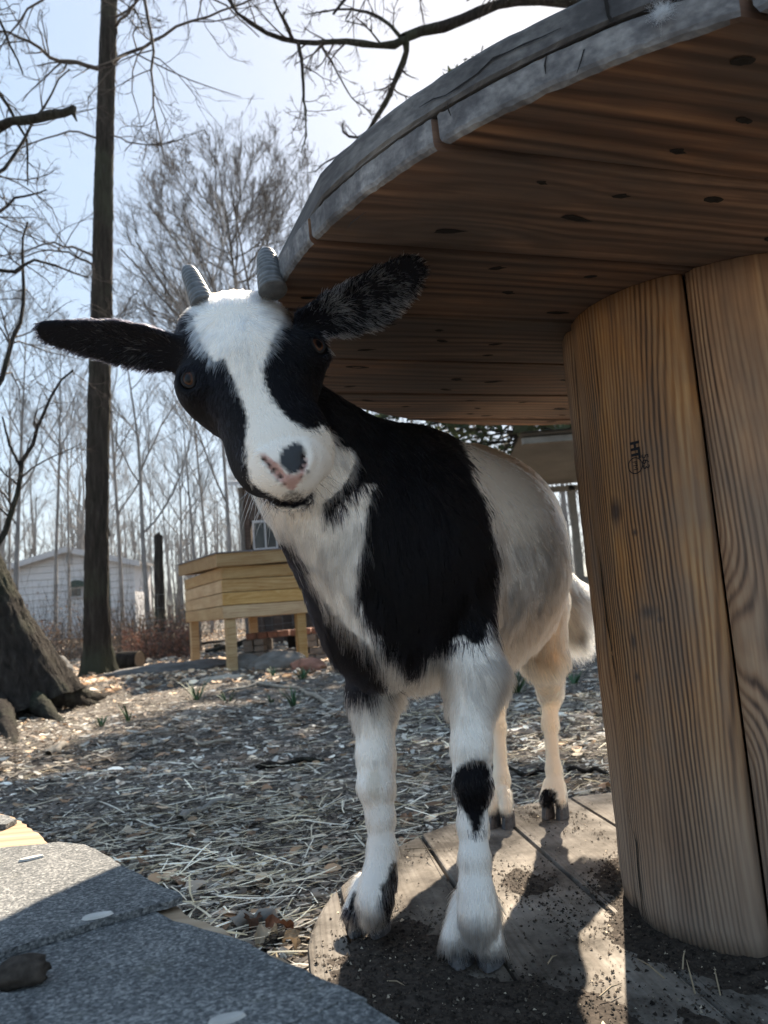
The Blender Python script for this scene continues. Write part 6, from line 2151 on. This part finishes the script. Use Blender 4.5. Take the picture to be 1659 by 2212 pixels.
# ---------------------------------------------------------------- open shelter behind the goat's rump
M_tarp = plain('weathered_tarp', (.16, .155, .14), .7, var=.2, scale=3)
M_greyw = plain('grey_post_wood', (.20, .19, .17), .9, var=.25, scale=10)
dl = 7.5
c0 = W(1150, 975, dl); c1 = W(1262, 1042, dl)
gl = float(gz(c0[0], dl))
lt = empty('lean_to_shelter', (c0[0] + .9, dl, gl)); tag(lt, 'open lean-to with a faded tarp roof behind the goat rump', 'shelter')
X = lambda x: x - lt.location.x
zf = W(1200, 932, dl)[2] - gl; zr = W(1200, 1040, dl + 1.8)[2] - gl
xa, xb = W(1128, 1000, dl)[0], W(1128, 1000, dl)[0] + 3.4
m = MB(); nn_ = 12
Vv = []
for j in range(8):
    for i in range(nn_ + 1):
        fx, fy = i / nn_, j / 7
        sag = -.05 * sin(pi * fx * 3) ** 2 * (1 - abs(2 * fy - 1))
        Vv.append((X(xa + (xb - xa) * fx), -.1 + 2.0 * fy, zf + (zr - zf) * fy + sag))
Vv += [(x, y, z - .02) for x, y, z in Vv]
n2 = (nn_ + 1) * 8
m.add(Vv, [[j * (nn_ + 1) + i, j * (nn_ + 1) + i + 1, (j + 1) * (nn_ + 1) + i + 1, (j + 1) * (nn_ + 1) + i] for j in range(7) for i in range(nn_)] + [[n2 + j * (nn_ + 1) + i, n2 + (j + 1) * (nn_ + 1) + i, n2 + (j + 1) * (nn_ + 1) + i + 1, n2 + j * (nn_ + 1) + i + 1] for j in range(7) for i in range(nn_)])
m.build('roof', M_tarp, lt, smooth=True)
for (x, y) in ((xa + .9, .0), (xb - .08, .0), (xa + .9, 1.8), (xb - .08, 1.8)):
    bx('post', (X(x) - .04, y - .04, -.1), (X(x) + .04, y + .04, (zf if y < 1 else zr) - .06), M_greyw, lt)
bx('beam', (X(xa) + .02, -.035, zf - .11), (X(xb), .035, zf - .045), M_greyw, lt); bx('beam', (X(xa) + .02, 1.76, zr - .13), (X(xb), 1.83, zr - .065), M_greyw, lt)
# rail fence there
rf = empty('rail_fence', (W(1180, 1300, 9)[0], 9.0, float(gz(2, 9)))); tag(rf, 'weathered rail fence behind the goat rump', 'fence')
for i in range(4): bx('post', (i * 1.3 - .05, .0, -.1), (i * 1.3 + .05, .09, .78), M_greyw, rf)
for z in (.16, .38, .60): bx('rail', (-.4, -.032, z), (4.2, -.003, z + .09), M_greyw, rf)

# ---------------------------------------------------------------- small things on the ground
M_blade = plain('green_blade', (.035, .085, .030), .6, var=.3, scale=40)
def tuft(px_, py_, h, n, seed, lab, w=.006, spread=.3):
    p = gw(px_, py_); r = np.random.default_rng(seed)
    V, F = [], []
    for i in range(n):
        a = r.uniform(0, 6.28); rad_ = r.uniform(0, .5) * spread * h; b0 = np.array([cos(a), sin(a), 0]) * rad_
        d_ = np.array([cos(a) * spread * r.uniform(.3, 1.3), sin(a) * spread * r.uniform(.3, 1.3), 1.]); L = h * r.uniform(.6, 1.1)
        sd_ = np.array([-sin(a), cos(a), 0]) * w * .5
        k0 = len(V)
        for j, f in enumerate((0, .4, .75, 1.0)):
            c_ = b0 + d_ * L * f + np.array([cos(a), sin(a), -.4]) * L * .35 * f * f
            ww_ = (1, .95, .65, .06)[j]
            V += [c_ - sd_ * ww_, c_ + sd_ * ww_]
        F += [(k0 + 2 * j, k0 + 2 * j + 1, k0 + 2 * j + 3, k0 + 2 * j + 2) for j in range(3)]
    o = link('grass_tuft', mesh_np('grass_tuft', np.array(V), np.array(F)), M_blade); o.location = p
    tag(o, lab, 'grass tuft')
tuft(278, 1562, .115, 9, 1, 'upright green sprout nearest the big tree roots, the taller one', .012, .15)
tuft(218, 1574, .08, 7, 2, 'small green sprout left of the taller sprout near the roots', .011, .3)
tuft(425, 1512, .15, 16, 3, 'spreading green sprout in front of the left nest box leg', .010, .5)
tuft(492, 1520, .10, 9, 4, 'thin green sprout below the right nest box leg', .009, .4)
tuft(587, 1521, .06, 8, 5, 'tiny green sprout left of the goat chest fringe', .010, .5)
tuft(636, 1528, .13, 14, 6, 'green sprout beside the black fringe of the goat chest', .010, .4)
tuft(655, 1468, .12, 14, 7, 'far green sprout just left of the goat chest', .014, .5)
tuft(590, 1462, .10, 10, 8, 'faint green sprout in front of the fireplace stones', .012, .4)
tuft(1112, 1497, .15, 70, 9, 'thick grass tuft seen under the goat belly', .006, .7)
tuft(1240, 1478, .07, 14, 10, 'small grass tuft right of the goat hind leg', .010, .7)
def stick(pts, r0, r1, lab, name='stick', mat=None, seed=0, lift=.012):
    P3 = [gw(x, y, lift) for x, y in pts]
    P_, R_s = limb(P3, r0, r1, 12, .06, seed)
    P_[:, 2] = gz(P_[:, 0], P_[:, 1]) + lift * (1 + .5 * np.sin(np.arange(12)))
    V, F = tubes(P_[None], (R_s * (1 + .12 * np.random.default_rng(seed).normal(size=12)))[None], 8)
    o = link(name, mesh_np(name, V, F, True), mat or M_bark); tag(o, lab, 'stick')
M_paleb = plain('bare_stick', (.30, .26, .21), .85, var=.3, scale=30)
stick([(1225, 1674), (1270, 1672), (1312, 1678)], .006, .005, 'dark stick lying behind the goat hind hoof', seed=1)
stick([(1080, 1668), (1150, 1682), (1230, 1676)], .006, .004, 'dark stick crossing behind the hind legs', seed=2)
stick([(510, 2015), (550, 2000), (598, 2003)], .012, .010, 'brown stick end between the shingled hut and the spool', seed=3, mat=M_greyw)
stick([(555, 1668), (620, 1655), (700, 1650)], .011, .007, 'thick dark stick on the chips left of the front legs', seed=4)
stick([(104, 1636), (125, 1625), (143, 1612)], .016, .013, 'short pale stick in the rut at the far left', seed=5, mat=M_paleb)
stick([(390, 1780), (450, 1750), (520, 1735)], .009, .006, 'grey stick lying among the straw', seed=6, mat=M_greyw)
stick([(905, 1590), (950, 1580), (985, 1592)], .009, .005, 'grey stick seen between the front legs', seed=7, mat=M_greyw)
stick([(545, 1475), (640, 1490), (720, 1530)], .016, .010, 'long weathered stick on the ground left of the goat chest', seed=8, mat=M_paleb)
stick([(480, 1500), (560, 1480), (620, 1478)], .013, .008, 'straight grey stick below the fireplace', seed=9, mat=M_greyw)
stick([(400, 1600), (450, 1615), (520, 1600)], .008, .005, 'pale curved twig in the middle of the yard', seed=10, mat=M_paleb)
# larger curled leaves near the rim
M_leaf = vcol('dry_leaf', .8, trans=.25)
def leaf(px_, py_, s, seed, lab, cols=(.25, .14, .08)):
    p = gw(px_, py_, .012); r = np.random.default_rng(seed)
    n = 9; V = []
    for i in range(n):
        f = i / (n - 1); w_ = s * .42 * math.sin(pi * f ** .8) * (1 + .25 * (-1) ** i) + .0006
        for q in (-1, -.3, .3, 1): V.append((s * (f - .5) * 2 * .6, q * w_, .010 * math.sin(f * 4 + q) + abs(q) * .010 + r.normal(0, .001)))
    F = [[i * 4 + j, i * 4 + j + 1, (i + 1) * 4 + j + 1, (i + 1) * 4 + j] for i in range(n - 1) for j in range(3)]
    V = np.array(V); C_ = np.tile(np.array(cols + (1,)), (len(V), 1)) * np.concatenate([r.uniform(.8, 1.2, (len(V), 1))] * 4, 1)
    o = link('dead_leaf', mesh_np('dead_leaf', V, np.array(F), True, C_), M_leaf); o.location = p; o.rotation_euler = (r.uniform(-.3, .3), r.uniform(-.3, .3), r.uniform(0, 6))
    tag(o, lab, 'leaf')
leaf(605, 2030, .035, 1, 'brown curled leaf in the gap beside the spool rim', (.20, .09, .05))
leaf(578, 2050, .030, 2, 'pale curled leaf beside the hut roof edge', (.45, .38, .28))
leaf(625, 2062, .028, 3, 'tan leaf tucked against the spool rim', (.38, .28, .18))
leaf(545, 2020, .028, 4, 'dark leaf on the stick end near the hut', (.10, .055, .035))
leaf(150, 1532, .06, 5, 'orange brown leaf in front of the tree roots', (.38, .20, .11))
leaf(215, 1505, .05, 6, 'orange leaf at the tip of the right root', (.36, .20, .10))
leaf(330, 1615, .045, 7, 'pale curled leaf in the middle of the yard', (.48, .42, .34))
leaf(500, 1740, .03, 8, 'whitish crumpled leaf among the straw', (.5, .46, .40))
leaf(530, 1700, .03, 9, 'torn pale leaf above the straw', (.46, .42, .36))
leaf(880, 1790, .024, 10, 'crumpled brown leaf behind the front hooves', (.30, .20, .14))
# feather caught on the top flange
M_fea = plain('white_down', (.78, .78, .78), .9, var=.05)
fpos = np.array(W(1430, 28, 0.46 + .0))
ang_ = None
d = ray(1430, 30)
# point on the rim cylinder
A = d[0] ** 2 + d[1] ** 2; B = -2 * (d[0] * CX + d[1] * CY); Cc = CX ** 2 + CY ** 2 - (RF + .004) ** 2
tt = (-B - math.sqrt(B * B - 4 * A * Cc)) / (2 * A)
fpos = O3 + d * tt
r = np.random.default_rng(8)
n = 420
out_ = np.array([fpos[0] - CX, fpos[1] - CY, 0]); out_ /= np.linalg.norm(out_)
dd_ = r.normal(size=(n, 3)); dd_ += out_ * np.maximum(0, .4 - (dd_ @ out_))[:, None] * 1.3; dd_ /= np.linalg.norm(dd_, axis=1, keepdims=True)
Lw = r.uniform(.004, .011, n)
pf = np.stack([fpos + dd_ * (Lw * f)[:, None] + r.normal(0, .0022, (n, 3)) * f for f in (0, .33, .67, 1)], 1)
fe = hair_obj('feather', pf, np.tile(np.array([.00009, .00008, .00006, .00003]), (n, 1)), np.full((n, 3), .8), M_hair, None)
tag(fe, 'tuft of white down caught on the rim of the spool top', 'feather')

# ---------------------------------------------------------------- air
HAZE = .0004
if HAZE:
    m = MB(); m.box((-160, -60, -2.5), (160, 118, 17.5))
    ha = m.build('haze', None)
    hm = bpy.data.materials.new('haze'); hm.use_nodes = True
    ht = hm.node_tree; ht.nodes.remove(ht.nodes['Principled BSDF'])
    pv = ht.nodes.new('ShaderNodeVolumePrincipled'); pv.inputs['Color'].default_value = (.86, .92, 1, 1); pv.inputs['Density'].default_value = HAZE; pv.inputs['Anisotropy'].default_value = .35
    ht.links.new(pv.outputs[0], ht.nodes['Material Output'].inputs['Volume'])
    ha.data.materials.append(hm)
    tag(ha, kind='stuff')
